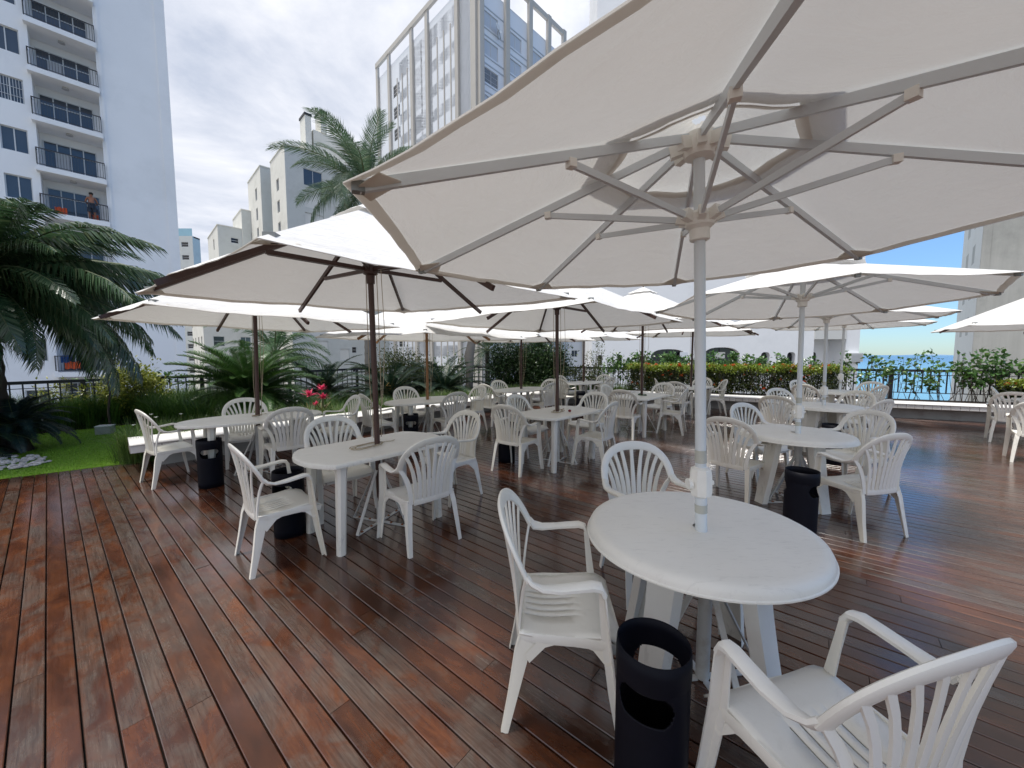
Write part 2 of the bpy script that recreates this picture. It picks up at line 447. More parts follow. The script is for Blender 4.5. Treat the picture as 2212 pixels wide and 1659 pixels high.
def inpoly(P, poly):
    x, y = P[:, 0], P[:, 1]; r = np.zeros(len(P), bool); n = len(poly)
    for i in range(n):
        x1, y1 = poly[i]; x2, y2 = poly[(i + 1) % n]
        c_ = ((y1 > y) != (y2 > y)) & (x < (x2 - x1) * (y - y1) / ((y2 - y1) + 1e-12) + x1); r ^= c_
    return r


def scatter(poly, n):
    a = np.array(poly); lo = a.min(0); hi = a.max(0); P = lo + nr.rand(int(n), 2) * (hi - lo); P = P[inpoly(P, poly)]
    return P


# ------------------------------------------------------------------ setting: terrace, deck, lawn, sea
K = 1.045
benchF = [(x * K, y * K) for x, y in [(-4.75, 4.67), (-3.88, 5.59), (-2.78, 6.88), (-1.6, 8.3), (-.75, 9.55), (.3, 10.75), (1.6, 11.35), (3.2, 11.4), (4.1, 11.1), (5.66, 10.12), (7.4, 9.4), (8.95, 8.77), (10.33, 8.13), (12.3, 7.2)]]
railP = [(-13.2, 3.2, .95), (-9.9, 7.7, .98), (-8.35, 10.0, .98), (-5.5, 13.1, 1.05), (-3.2, 14.75, 1.08), (1.8, 14.0, 1.08), (4.1, 13.5, 1.08), (6.6, 12.3, 1.1), (9.4, 10.95, 1.12), (11.8, 9.95, 1.12), (15.5, 8.3, 1.12)]


def offset(poly, d):
    out = []
    for i, p in enumerate(poly):
        a = Vector(poly[max(i - 1, 0)][:2]); b = Vector(poly[min(i + 1, len(poly) - 1)][:2]); t = (b - a).normalized()
        n = Vector((-t.y, t.x)); out.append((p[0] + n.x * d, p[1] + n.y * d))
    return out


wallL = offset(benchF, .28)
deckpoly = [(-10.5, 1.5), (-5.72, 5.18), (-5.25, 5.5)] + [p for p in wallL[1:]] + [(14.5, 6.5), (14.5, -3.5), (-10.5, -3.5)]
tp = [(p[0], p[1]) for p in offset(railP, .18)] + [(16, -5), (-14, -5)]
b = MB(); b.prism(tp[::-1], -12, -.06); tag(b.build('terrace', M['terrace']), kind='structure')
b = MB(); b.box((-400, 400), (-60, 100), (-12.6, -12.05)); tag(b.build('ground', M['road']), kind='structure')
b = MB(); b.add([(-9000, 90, -12.3), (9000, 90, -12.3), (9000, 15000, -12.3), (-9000, 15000, -12.3)], [(0, 1, 2, 3)])
tag(b.build('sea', M['sea']), kind='structure')
# a small island and far ships are specks on the horizon
b = MB(); b.lathe([(420, -12), (260, 4), (120, 14), (8, 19)], 14, (9300, 8600)); tag(b.build('island', M['blue_far']), kind='structure')

deck = tag(MB().prism(deckpoly[::-1], -.058, -.03).build('deck', M['deck_dark']), kind='structure')
dd = Vector((math.cos(R(140.5)), math.sin(R(140.5)), 0)); dn = Vector((dd.y, -dd.x, 0))
prof = []
hw = PITCH / 2 - .0032
pf = [(-hw, -.025), (hw, -.025), (hw, -.003), (hw - .003, 0), (-hw + .003, 0), (-hw, -.003)]
pm = MB(); pm.v = [(0, y, z) for y, z in pf] + [(1, y, z) for y, z in pf]
pm.f = [(0, 1, 2, 3, 4, 5), (11, 10, 9, 8, 7, 6)] + [(i, (i + 1) % 6 + 0, (i + 1) % 6 + 6, i + 6)[::-1] for i in range(6)]
plank_me = pm.mesh('plank', M['deck'])
nmin = min(p[0] * dn.x + p[1] * dn.y for p in deckpoly); nmax = max(p[0] * dn.x + p[1] * dn.y for p in deckpoly)
boards = []
k = 0; nn = math.floor(nmin / PITCH) * PITCH
while nn < nmax:
    nc = nn + PITCH / 2; hits = []
    for i in range(len(deckpoly)):
        p, q = deckpoly[i], deckpoly[(i + 1) % len(deckpoly)]
        a = p[0] * dn.x + p[1] * dn.y - nc; c_ = q[0] * dn.x + q[1] * dn.y - nc
        if (a > 0) != (c_ > 0):
            t = a / (a - c_); x = p[0] + (q[0] - p[0]) * t; y = p[1] + (q[1] - p[1]) * t; hits.append(x * dd.x + y * dd.y)
    hits.sort()
    for i in range(0, len(hits) - 1, 2):
        s0, s1 = hits[i] + .01, hits[i + 1] - .01; s = s0
        while s < s1 - .02:
            L = rnd.choice([3.4, 4.2, 5.0, 5.8]) * rnd.uniform(.92, 1.08) if s > s0 else rnd.uniform(1.6, 5.5)
            e = min(s + L, s1)
            if s1 - e < .5: e = s1
            m_ = dd * ((s + e) / 2) + dn * nc
            # how large it shows: distance to the camera, only in front of it
            inview = m_.y > -.6 and abs(m_.x) < 1.6 * max(m_.y, 0) + 2.6
            boards.append(((m_.length if inview else 99 + m_.length), s, e, nc)); s = e + .003
    nn += PITCH
boards.sort(key=lambda q: q[0])
far = MB()
for i, (_, s, e, nc) in enumerate(boards):
    o = dd * s + dn * nc; zj = rnd.uniform(-.0012, .0012)
    if i < 298:
        mt = Matrix((( dd.x * (e - s), dn.x, 0, o.x), (dd.y * (e - s), dn.y, 0, o.y), (0, 0, 1, zj), (0, 0, 0, 1)))
        inst(plank_me, 'plank', deck, mt)
    else:
        far.add([tuple(o + dd * (x * (e - s)) + dn * y + Vector((0, 0, z + zj))) for x, y, z in pm.v], pm.f)
tag(far.build('planks', M['deck'], deck), kind='stuff')

lawnpoly = [(-11, 1.15), (-5.75, 5.2), (-5.3, 5.6), (-5.4, 6.2), (-6.3, 7.4), (-8.4, 8.5), (-9.35, 7.35), (-12.3, 3.9)]
tag(MB().prism(lawnpoly, -.055, -.004).build('lawn', M['lawnbase']), kind='structure')
P2 = scatter(lawnpoly, 150000); N = len(P2)
P = np.c_[P2, np.full(N, -.004)]
V, F = blades(P, nr.uniform(.014, .032, N), nr.uniform(.003, .006, N), nr.uniform(0, .8, N), nr.uniform(.2, .9, N), nr.uniform(0, 6.28, N))
tag(inst(npmesh('lawn_grass', V, F, M['lawn']), 'lawn_grass'), 'short bright green lawn grass beside the wooden deck', 'grass', kind='stuff')
bedpoly = [(-5.3, 5.6)] + offset(benchF, .5)[1:] + [p[:2] for p in railP[::-1]] + [(-12.3, 3.9), (-9.35, 7.35), (-8.4, 8.5), (-6.3, 7.4), (-5.4, 6.2)]
tag(MB().prism(bedpoly, -.056, .012).build('garden_soil', M['soil']), kind='structure')
# raised bed behind the curved end of the bench
rb = offset(benchF, .70)[6:]; rb2 = offset(benchF, 1.9)[6:]
rb2 = [(min(p[0], 99), p[1]) for p in rb2]
tag(MB().prism((rb + [(q[0], q[1]) for q in railP[::-1] if q[0] > 1.5]), .0, .34).build('raised_bed', M['soil']), kind='structure')


# tiled bench
def dens(poly, step):
    out = []
    for i in range(len(poly) - 1):
        a = Vector(poly[i]); c_ = Vector(poly[i + 1]); n = max(1, int((c_ - a).length / step))
        for j in range(n): out.append(tuple(a + (c_ - a) * j / n))
    out.append(tuple(poly[-1])); return out
def smoothp(poly, it=2):
    p = [Vector(q) for q in poly]
    for _ in range(it):
        o = [p[0]]
        for i in range(len(p) - 1): o += [p[i] * .75 + p[i + 1] * .25, p[i] * .25 + p[i + 1] * .75]
        o.append(p[-1]); p = o
    return [tuple(q) for q in p]
bf = dens(smoothp(benchF), .155)
# resample at even steps
def resample(poly, step):
    out = [Vector(poly[0])]; acc = 0
    for i in range(len(poly) - 1):
        a = Vector(poly[i]); c_ = Vector(poly[i + 1]); L = (c_ - a).length; t = step - acc
        while t <= L: out.append(a + (c_ - a) * (t / L)); t += step
        acc = (acc + L) % step if True else 0
    return [tuple(q) for q in out]
bf = resample(smoothp(benchF), .155)
bench = thing('tiled_bench', 'long curving white tiled bench along the edge of the deck', 'bench')
def ribbon(fr, bk, prof_):
    """sweep a (depth,z) closed profile along front polyline"""
    m = MB(); n = len(prof_); k0 = 0
    for i, p in enumerate(fr):
        for dpt, z in prof_: m.v.append((p[0] + bk[i][0] * dpt, p[1] + bk[i][1] * dpt, z))
    for i in range(len(fr) - 1):
        for j in range(n): m.f.append((i * n + j, (i + 1) * n + j, (i + 1) * n + (j + 1) % n, i * n + (j + 1) % n))
    m.f.append(tuple(range(n))); m.f.append(tuple((len(fr) - 1) * n + j for j in range(n))[::-1]); return m
bn = []
for i in range(len(bf)):
    a = Vector(bf[max(i - 1, 0)]); c_ = Vector(bf[min(i + 1, len(bf) - 1)]); t = (c_ - a).normalized(); bn.append((-t.y, t.x))
bt = .385
top = [(-.012, bt - .028), (-.018, bt - .014), (-.01, bt - .002), (.0, bt), (.62, bt), (.64, bt - .028)]
ribbon(bf, bn, top).build('seat_slab', M['benchtop'], bench, True)
ribbon(bf, bn, [(.006, bt - .030), (.006, bt - .125), (.60, bt - .125), (.60, bt - .030)]).build('slab_edge', M['grout'], bench)
ribbon(bf[2:], bn[2:], [(.27, bt - .127), (.27, -.05), (.52, -.05), (.52, bt - .127)]).build('base_wall', M['benchwall'], bench)
tm = MB(); tm.obox((0, 0, 0), (1, 0, 0), (0, 1, 0), (0, 0, 1), (.004, .151), (-.008, .0), (0, .088)); tile_me = tm.mesh('tile', M['tile'])
for i in range(len(bf) - 1):
    a = Vector((*bf[i], 0)); c_ = Vector((*bf[i + 1], 0)); t = (c_ - a).normalized(); n = Vector((-t.y, t.x, 0)); o = a + n * .006
    inst(tile_me, 'tile', bench, Matrix(((t.x, n.x, 0, o.x), (t.y, n.y, 0, o.y), (0, 0, 1, bt - .121), (0, 0, 0, 1))))
a = Vector((*bf[0], 0)); t = Vector((*bn[0], 0)); n = Vector((t.y, -t.x, 0)) * -1
for j in range(4):
    o = a + t * (.02 + .15 * j) - n * 0
    inst(tile_me, 'tile', bench, Matrix(((t.x, -n.x, 0, o.x), (t.y, -n.y, 0, o.y), (0, 0, 1, bt - .121), (0, 0, 0, 1))) @ Matrix.Translation((0, .0085, 0)))
for j in range(2):   # tiles on the end of the base wall
    pass

# railing
rail = thing('railing', 'black metal railing with thin vertical bars round the terrace', 'railing')
rp = [Vector(p) for p in railP]
b = MB(); b2 = MB(); b3 = MB()
for i in range(len(rp) - 1):
    p, q = rp[i], rp[i + 1]
    b.bar(p, q, .07, .065); dz = Vector((0, 0, .12)); b2.bar(p - dz, q - dz, .014, .014)
    lo = Vector((0, 0, .60)); b3.bar(p - lo, q - lo, .02, .02)
b.build('top_rail', M['rail'], rail); b2.build('thin_rail', M['rail'], rail); b3.build('bottom_rail', M['rail'], rail)
bar_me = MB().box((-.0115, .0115), (-.0115, .0115), (-.60, -.02)).mesh('bar', M['rail'])
post_me = MB().box((-.04, .04), (-.04, .04), (-1.1, -.02)).mesh('post', M['rail'])
cnt = 0
for i in range(len(rp) - 1):
    p, q = rp[i], rp[i + 1]; L = (q - p).length; n = max(1, round(L / .165))
    for j in range(n):
        x = p + (q - p) * j / n; cnt += 1
        inst(post_me if cnt % 13 == 1 else bar_me, 'post' if cnt % 13 == 1 else 'bar', rail, Matrix.Translation(x) @ Matrix.Rotation(math.atan2((q - p).y, (q - p).x), 4, 'Z'))


# ------------------------------------------------------------------ buildings
class Fac:
    """a wall plane: origin o (x,y), direction u along it, outward normal n"""
    def __init__(s, o, ang, side=-1):
        s.o = Vector((*o, 0)); s.u = Vector((math.cos(R(ang)), math.sin(R(ang)), 0)); s.n = Vector((s.u.y, -s.u.x, 0)) * (1 if side < 0 else -1); s.z = Vector((0, 0, 1))
    def box(s, m, a, d, c): m.obox(s.o, s.u, s.n, s.z, a, d, c); return m
    def P(s, a, d, z): return s.o + s.u * a + s.n * d + s.z * z
    def wall(s, m, a0, a1, z0, z1, holes, dep=.18):
        xs = sorted({a0, a1} | {v for h in holes for v in h[:2]}); zs = sorted({z0, z1} | {v for h in holes for v in h[2:4]})
        for i in range(len(xs) - 1):
            j = 0
            while j < len(zs) - 1:
                cx = (xs[i] + xs[i + 1]) / 2; cz = (zs[j] + zs[j + 1]) / 2
                if any(h[0] < cx < h[1] and h[2] < cz < h[3] for h in holes): j += 1; continue
                j2 = j
                while j2 < len(zs) - 1 and not any(h[0] < cx < h[1] and h[2] < (zs[j2] + zs[j2 + 1]) / 2 < h[3] for h in holes): j2 += 1
                m.add([s.P(xs[i], 0, zs[j]), s.P(xs[i + 1], 0, zs[j]), s.P(xs[i + 1], 0, zs[j2]), s.P(xs[i], 0, zs[j2])], [(0, 1, 2, 3)])
                j = j2
        for h in holes:
            A, B_, z_, Z_ = h[:4]
            q = [s.P(A, 0, z_), s.P(B_, 0, z_), s.P(B_, 0, Z_), s.P(A, 0, Z_), s.P(A, -dep, z_), s.P(B_, -dep, z_), s.P(B_, -dep, Z_), s.P(A, -dep, Z_)]
            m.add(q, [(0, 4, 5, 1), (1, 5, 6, 2), (2, 6, 7, 3), (3, 7, 4, 0)])
        return m
    def place(s, a, d, z): return Matrix(((s.u.x, s.n.x, 0, s.P(a, d, z).x), (s.u.y, s.n.y, 0, s.P(a, d, z).y), (0, 0, 1, z), (0, 0, 0, 1)))


wcache = {}
def window(fac, parent, a0, a1, z0, z1, kind='slide', dep=.14, name='window'):
    w_, h_ = round(a1 - a0, 2), round(z1 - z0, 2); key = (w_, h_, kind)
    if key not in wcache:
        g = MB(); f = MB(); gm, fm = M['glass_dark'], M['frame']
        g.box((0, w_), (-.03, -.015), (0, h_)); t = .05
        if kind in ('slide', 'grille'):
            for x in (0, w_ / 2 - t / 2, w_ - t): f.box((x, x + t), (-.014, .02), (0, h_))
            for z in (0, h_ - t): f.box((t, w_ - t), (-.013, .018), (z, z + t))
            gm = M['glass']
            if kind == 'grille':
                k = 0.08
                while k < w_ - .05: f.box((k, k + .02), (.03, .05), (-.02, h_ + .02)); k += .11
                for z in (h_ * .25, h_ * .6): f.box((0, w_), (.052, .066), (z, z + .02))
        elif kind == 'louvre':
            for x in (0, w_ - t): f.box((x, x + t), (-.014, .02), (0, h_))
            for z in (0, h_ - t): f.box((t, w_ - t), (-.013, .018), (z, z + t))
            n = max(2, int(h_ / .5))
            for i in range(1, n): f.box((t, w_ - t), (-.012, .03), (h_ * i / n - .02, h_ * i / n + .02))
        elif kind == 'shutter':
            gm = M['shutter']
            for x in (0, w_ - t): f.box((x, x + t), (-.014, .03), (0, h_))
            for z in (0, h_ - t): f.box((t, w_ - t), (-.013, .028), (z, z + t))
        elif kind == 'bigshutter':
            gm = M['shutter_blue']
            for x in (0, w_ * .5, w_ - t): f.box((x, x + t), (-.014, .03), (0, h_))
        elif kind == 'door':
            gm = M['glass']
            n = 4
            for i in range(n + 1): x = (w_ - t) * i / n; f.box((x, x + t), (-.014, .03), (0, h_))
            for z in (0, h_ * .72, h_ - t): f.box((t, w_ - t), (-.012, .027), (z, z + t))
        elif kind == 'dark': f.box((0, w_), (-.014, .01), (h_ - .05, h_))
        wcache[key] = (g.mesh('pane', gm), f.mesh('window', fm))
    gme, fme = wcache[key]
    o = inst(fme, name, parent, fac.place(a0, -dep, z0)); inst(gme, 'pane', o)
    return o


# --- white block at the left with balconies
LB = thing('apartment_tower', 'tall white apartment tower at left with black railed balconies', 'building', (-28.9, 23.4, -12))
LB.location = (0, 0, 0)
F0 = Fac((-28.9, 23.4), 46); BA, BB = .70, 3.42
slabs = [-2.9, .15, 3.35, 6.65, 9.85, 12.5, 15.35, 18.1, 20.8, 23.5, 26.2, 29]
holes = []; wn = []
for i, z in enumerate(slabs[:-1]):
    z2 = slabs[i + 1]; holes.append((BA, BB, z + .14, z2))
    hh = z2 - z; wn.append((-.66, .36, z + .16 + hh * .26, z + .16 + hh * .26 + 1.35)); holes.append(wn[-1])
    wn.append((-4.2, -3.2, z + .16 + hh * .26, z + .16 + hh * .26 + 1.35)); holes.append(wn[-1])
mw = MB()
F0.wall(mw, -9, BA, -12, 33, [h for h in holes if h[0] < .69], .15)
F0.box(mw, (BB, 6.85), (-9, 0), (-12, 33)); F0.box(mw, (-9, -8.9), (-9, -.01), (-12, 33))
F0.box(mw, (BA, BB), (-9, -1.35), (-12, 33)); F0.box(mw, (BA - .12, BA), (-1.35, -.002), (-12, 33))
F0.box(mw, (-9, 6.85), (-9.2, -9), (-12, 33))
mw.build('wall', M['wall_white'], LB)
ms = MB(); F0.box(ms, (6.35, 6.9), (-9, .06), (-12, 33)); F0.box(ms, (BB + .12, BB + .24), (0, .05), (-12, 33)); ms.build('pilaster', M['wall_white'], LB)
for i, z in enumerate(slabs):
    F0.box(MB(), (BA - .12, BB + .06), (-1.34, .42), (z, z + .30 if i != 0 else z + .3)).build('balcony_slab', M['wall_white'], LB)
rl = MB(); ra, rb_ = BA - .08, BB + .02
F0.box(rl, (ra, rb_), (.34, .38), (.98, 1.03)); F0.box(rl, (ra, rb_), (.345, .375), (.08, .11))
F0.box(rl, (ra, ra + .04), (-.0, .34), (.98, 1.03)); F0.box(rl, (rb_ - .04, rb_), (-.0, .34), (.98, 1.03))
k = ra
while k < rb_: F0.box(rl, (k, k + .018), (.351, .369), (.11, .98)); k += .118
for y in (.0, .115, .23):
    for x in (ra, rb_ - .02): F0.box(rl, (x, x + .018), (y, y + .018), (.11, .98))
rlm = rl.mesh('balcony_railing', M['frame_dark'])
Fz = Fac((0, 0), 46)
for i, z in enumerate(slabs[:-1]):
    hh = slabs[i + 1] - z
    inst(rlm, 'balcony_railing', LB, Matrix.Translation((0, 0, z + .3)))
    wd = window(F0, LB, BA + .12, BB - .32, z + .32, z + hh - .45, 'door', 1.32, 'balcony_door')
    window(F0, LB, *wn[2 * i][:4], 'grille' if i in (6,) else 'slide', .13)
    if i % 2 == 0: window(F0, LB, *wn[2 * i + 1][:4], 'slide', .13)
    if i in (5, 7): F0.box(MB(), (1.3, 1.9), (-1.27, -1.24), (z + .4, z + hh - 1.0)).build('curtain', M['curtain'], LB)
    MB().lathe([(.16, z + hh - .10), (.13, z + hh - .003)], 12, (F0.P(2.0, -.4, 0).x, F0.P(2.0, -.4, 0).y)).build('ceiling_lamp', M['curtain'], LB)
# things on the balcony with the man
zf = slabs[4] + .3
def rag(a0, a1, d0, z0, z1, label, cat='cloth', m='orange'):
    mb = MB(); n = 10; vs = []
    for i in range(n + 1):
        a = a0 + (a1 - a0) * i / n
        for j, z in enumerate((z1, (z0 + z1) / 2, z0)): vs.append(F0.P(a, d0 + .03 * math.sin(i * 1.9 + j), z - .03 * math.sin(i * 1.3)))
    mb.add(vs, [(i * 3 + j, i * 3 + 3 + j, i * 3 + 4 + j, i * 3 + 1 + j) for i in range(n) for j in range(2)])
    o = mb.build('hanging_cloth', M[m]); sm_ = o.modifiers.new('s', 'SOLIDIFY'); sm_.thickness = .02
    return tag(o, label, cat)
rag(1.15, 1.65, -.1, zf + .1, zf + .5, 'orange cloth hanging at the left of the man\'s balcony')
rag(2.72, 2.98, -.1, zf + .05, zf + .42, 'orange cloth hanging below the leaning man')
rag(1.0, 1.65, .0, slabs[0] + 3.05 + .5, slabs[0] + 3.05 + .95, 'orange cloth on the lowest visible balcony')
rag(.85, 1.2, .05, slabs[1] + .9, slabs[1] + 1.35, 'blue cloth draped on the lowest visible balcony', 'cloth', 'blue')
# man leaning on the railing
def person():
    r = thing('person', 'shirtless man in dark shorts leaning on the balcony railing', 'person', F0.P(2.72, .02, zf), F0.u.angle(Vector((1, 0, 0))))
    me = bpy.data.meshes.new('body')
    J = [(0, -.1, .92, .13), (0, -.1, 1.08, .13), (0, -.02, 1.28, .15), (0, .05, 1.42, .12), (0, .09, 1.50, .055), (0, .14, 1.60, .085), (0, .16, 1.70, .08),
         (.18, .04, 1.40, .06), (.27, .14, 1.16, .045), (.16, .36, 1.08, .035), (.12, .42, 1.08, .03),
         (-.18, .04, 1.40, .06), (-.27, .14, 1.16, .045), (-.16, .36, 1.08, .035), (-.12, .42, 1.08, .03),
         (.10, -.08, .86, .10), (.12, -.04, .47, .065), (.12, -.12, .08, .045), (.12, 0, .04, .035),
         (-.10, -.08, .86, .10), (-.12, .02, .47, .065), (-.12, -.06, .08, .045), (-.12, .08, .04, .035)]
    E_ = [(0, 1), (1, 2), (2, 3), (3, 4), (4, 5), (5, 6), (3, 7), (7, 8), (8, 9), (9, 10), (3, 11), (11, 12), (12, 13), (13, 14), (0, 15), (15, 16), (16, 17), (17, 18), (0, 19), (19, 20), (20, 21), (21, 22)]
    me.from_pydata([j[:3] for j in J], E_, []); o = inst(me, 'body', r); me.materials.append(M['skin'])
    sk = o.modifiers.new('skin', 'SKIN')
    for v, j in zip(me.skin_vertices[0].data, J): v.radius = (j[3], j[3])
    me.skin_vertices[0].data[0].use_root = True
    o.modifiers.new('sub', 'SUBSURF').levels = 1; o.modifiers['sub'].render_levels = 2
    s_ = MB(); s_.lathe([(.175, .74), (.185, .9), (.165, 1.02)], 12, (0, -.09)); s_.build('shorts', M['shorts'], r, True)
    s_ = MB()
    for sx in (-.11, .11): s_.lathe([(.10, .52), (.125, .80)], 10, (sx, -.05))
    s_.build('trouser_leg', M['shorts'], r, True)
    h = MB(); h.lathe([(.06, 1.80), (.095, 1.765), (.10, 1.70), (.092, 1.66)][::-1], 12, (0, .15)); h.build('hair', M['hair'], r, True)
    return r
person()

# --- beige and white tower with pilasters in the middle
TW = thing('office_block', 'tall block with beige vertical pilasters and open roof frame', 'building')
TL = Fac((-3.9, 46), 135, 1); TR = Fac((-3.9, 46), 45)
ZT = 46.5
def tower():
    floors = [40.95 - 3.05 * k for k in range(17)]
    holes = []; wl = []
    for (a, c_) in ((3.65, 9.3), (13.85, 19.5)):
        n = 4; st = (c_ - a) / n
        for zt in floors:
            for k in range(n): wl.append((a + st * k + .18, a + st * (k + 1) - .18, zt - 1.62, zt, 'louvre'))
    for zt in floors:
        for k in range(2): wl.append((10.05 + 1.75 * k, 11.45 + 1.75 * k, zt - .62, zt, 'louvre'))
    m = MB(); TL.wall(m, 0, 23.9, -12, 44.3, wl, .1); m.build('wall', M['panel_white'], TW)
    for h in wl: window(TL, TW, *h[:4], h[4], .08)
    m = MB()
    for a in (0.0, 3.26, 9.63, 13.45, 19.85, 23.5):
        wd = .62 if a else .9
        TL.box(m, (a - .0, a + wd), (.0, .32), (-12, ZT))
    for a in (3.65, 13.85):
        for k in range(1, 4): TL.box(m, (a + 1.4125 * k - .09, a + 1.4125 * k + .09), (0, .07), (-12, 41.6 + .0))
    m.build('pilaster', M['pilaster'], TW)
    m = MB(); TL.box(m, (.9, 24.1), (.05, .40), (ZT - .75, ZT - .1)); TR.box(m, (.9, 15.6), (.05, .40), (ZT - .75, ZT - .1)); m.build('roof_beam', M['pilaster'], TW)
    wr = []
    for zt in floors:
        for (a, c_) in ((.95, 3.2), (5.0, 7.2), (9.1, 11.3), (12.8, 14.8)): wr.append((a, c_, zt - 1.75, zt - .1))
    m = MB(); TR.wall(m, 0, 15.8, -12, 43.4, wr, .12)
    TR.box(m, (0, 15.8), (-17.5, -.3), (-12, 43.35)); TR.box(m, (15.8, 16), (-17.5, 0), (-12, 43.4)); TL.box(m, (23.9, 24.1), (-17, 0), (-12, 43.4))
    TL.box(m, (0, 23.9), (-18, -.3), (43.3, 43.4)); TL.box(m, (4, 12), (-12, -4), (43.4, 46)); m.build('side_wall', M['panel_white'], TW)
    for i, h in enumerate(wr): window(TR, TW, *h, 'bigshutter' if i % 9 != 8 else 'grille', .1)
    m = MB()
    for a in (0.0, 4.1, 8.2, 11.9, 15.2): TR.box(m, (a, a + .65), (.0, .45), (-12, ZT))
    m.build('pilaster', M['pilaster'], TW)
    m = MB()
    for zt in floors:
        TR.box(m, (0, 15.8), (.0, .07), (zt + .22, zt + .34)); TR.box(m, (0, 15.8), (.0, .07), (zt - 2.05, zt - 1.93))
    m.build('band', M['shutter_blue'], TW)
    # air conditioner bracketed on the side
    dsh = thing('satellite_dish', 'small round dish bracketed high on the pilaster tower wall', 'satellite dish', TR.P(2.7, .5, 39.4))
    q = MB(); q.lathe([(.02, -.1), (.35, -.02), (.55, .12), (.53, .14), (.3, .02)], 20); o = q.build('dish', M['ac'], dsh, True); o.rotation_euler = (R(75), 0, R(60))
    q = MB(); q.tube([(0, .1, 0), (0, .35, -.9)], .04); q.tube([(.1, .1, 0), (.3, .4, -.8)], .04); q.build('bracket', M['bracket'], dsh)
tower()

# --- cream blocks left of the tower, shade put into their right sides as grey
def block(name, label, corner, uL, wL, uR, wR, z1, winL=(), winR=(), mat='wall_cream', matR='wall_grey_and_shade', kL='slide', kR='slide', par=.0):  # left face keeps the lit tone; the right side's shade is in its colour
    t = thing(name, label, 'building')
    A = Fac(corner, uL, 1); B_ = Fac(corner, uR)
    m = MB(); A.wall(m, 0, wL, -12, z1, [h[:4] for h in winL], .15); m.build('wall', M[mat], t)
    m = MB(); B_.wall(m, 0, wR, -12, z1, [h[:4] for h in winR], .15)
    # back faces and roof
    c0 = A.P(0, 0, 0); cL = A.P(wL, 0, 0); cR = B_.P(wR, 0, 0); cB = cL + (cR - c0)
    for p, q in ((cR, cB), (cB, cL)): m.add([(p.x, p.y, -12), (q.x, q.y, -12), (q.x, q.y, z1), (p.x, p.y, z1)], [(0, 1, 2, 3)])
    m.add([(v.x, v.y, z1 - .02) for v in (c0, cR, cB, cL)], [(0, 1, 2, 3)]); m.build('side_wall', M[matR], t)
    for h in winL: window(A, t, *h[:4], h[4] if len(h) > 4 else kL, .13)
    for h in winR: window(B_, t, *h[:4], h[4] if len(h) > 4 else kR, .13)
    m = MB(); A.box(m, (0, wL), (-.2, .08), (z1 - .001, z1 + .14)); B_.box(m, (.0, wR), (-.2, .08), (z1 + .001, z1 + .141)); m.build('coping', M[mat], t)
    return t, A, B_
fl = [25.4 - 2.9 * k for k in range(13)]
wC = []
for zt in fl: wC += [(3.1, 4.3, zt - 1.3, zt + .3)]
wCR = []
for i, zt in enumerate(fl): wCR += [(2.2, 4.6, zt - .9, zt + 1.3, 'shutter' if i != 0 else 'slide'), (8.0, 8.7, zt - .4, zt + .5, 'louvre'), (10.6, 11.3, zt - .4, zt + .5, 'louvre'), (6.2, 7.6, zt - 1.5, zt + .2, 'shutter')]
t, A, B_ = block('apartment_block', 'cream block with shutters, shaded side coloured grey, behind the coconut palm', (-29.7, 52), 135, 7.0, 45, 15.8, 28.9, wC, wCR)
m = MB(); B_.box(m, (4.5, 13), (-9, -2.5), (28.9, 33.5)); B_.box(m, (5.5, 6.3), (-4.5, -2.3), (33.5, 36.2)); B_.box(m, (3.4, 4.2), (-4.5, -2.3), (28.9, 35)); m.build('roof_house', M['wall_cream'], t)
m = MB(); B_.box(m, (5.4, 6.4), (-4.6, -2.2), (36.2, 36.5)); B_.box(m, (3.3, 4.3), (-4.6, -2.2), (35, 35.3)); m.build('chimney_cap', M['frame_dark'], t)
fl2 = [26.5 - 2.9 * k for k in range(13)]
block('apartment_block', 'narrow cream block with one column of small windows at left of the shuttered block', (-36.8, 58), 135, 8.1, 45, 4.2, 29.0, [(2.4, 3.5, z - 1.6, z + .2) for z in fl2], [], )
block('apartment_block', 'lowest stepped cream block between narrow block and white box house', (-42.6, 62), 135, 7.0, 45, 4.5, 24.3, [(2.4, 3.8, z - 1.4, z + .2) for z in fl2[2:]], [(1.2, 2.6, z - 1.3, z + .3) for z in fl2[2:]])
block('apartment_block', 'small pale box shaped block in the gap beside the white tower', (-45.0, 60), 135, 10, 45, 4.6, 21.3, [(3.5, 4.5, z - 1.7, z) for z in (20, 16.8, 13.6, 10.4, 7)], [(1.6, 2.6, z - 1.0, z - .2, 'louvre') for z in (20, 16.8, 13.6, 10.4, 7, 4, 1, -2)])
te = thing('apartment_block', 'far grey block with blue glass rail on its roof', 'building')
FE = Fac((-85, 85), 0); we = []
for k in range(14):
    z = 24.9 - 2.75 * k; we += [(10.9, 12.0, z, z + 1.0, 'louvre'), (13.2, 14.7, z, z + 1.0, 'louvre'), (6, 7.3, z, z + 1, 'louvre')]
m = MB(); FE.wall(m, 0, 15.6, -12, 27.2, [h[:4] for h in we], .15); FE.box(m, (15.6, 15.7), (-2, 0), (-12, 27.2)); FE.box(m, (0, 15.7), (-2, -.3), (26.9, 27.18)); m.build('wall', M['wall_grey_and_shade'], te)
for h in we: window(FE, te, *h[:4], h[4], .12)
m = MB(); FE.box(m, (5, 15.6), (-.12, -.06), (27.2, 28.8)); m.build('glass_rail', plain('blue_glass', (.25, .45, .55), .1, .1, 1, 0, spec=.8), te)
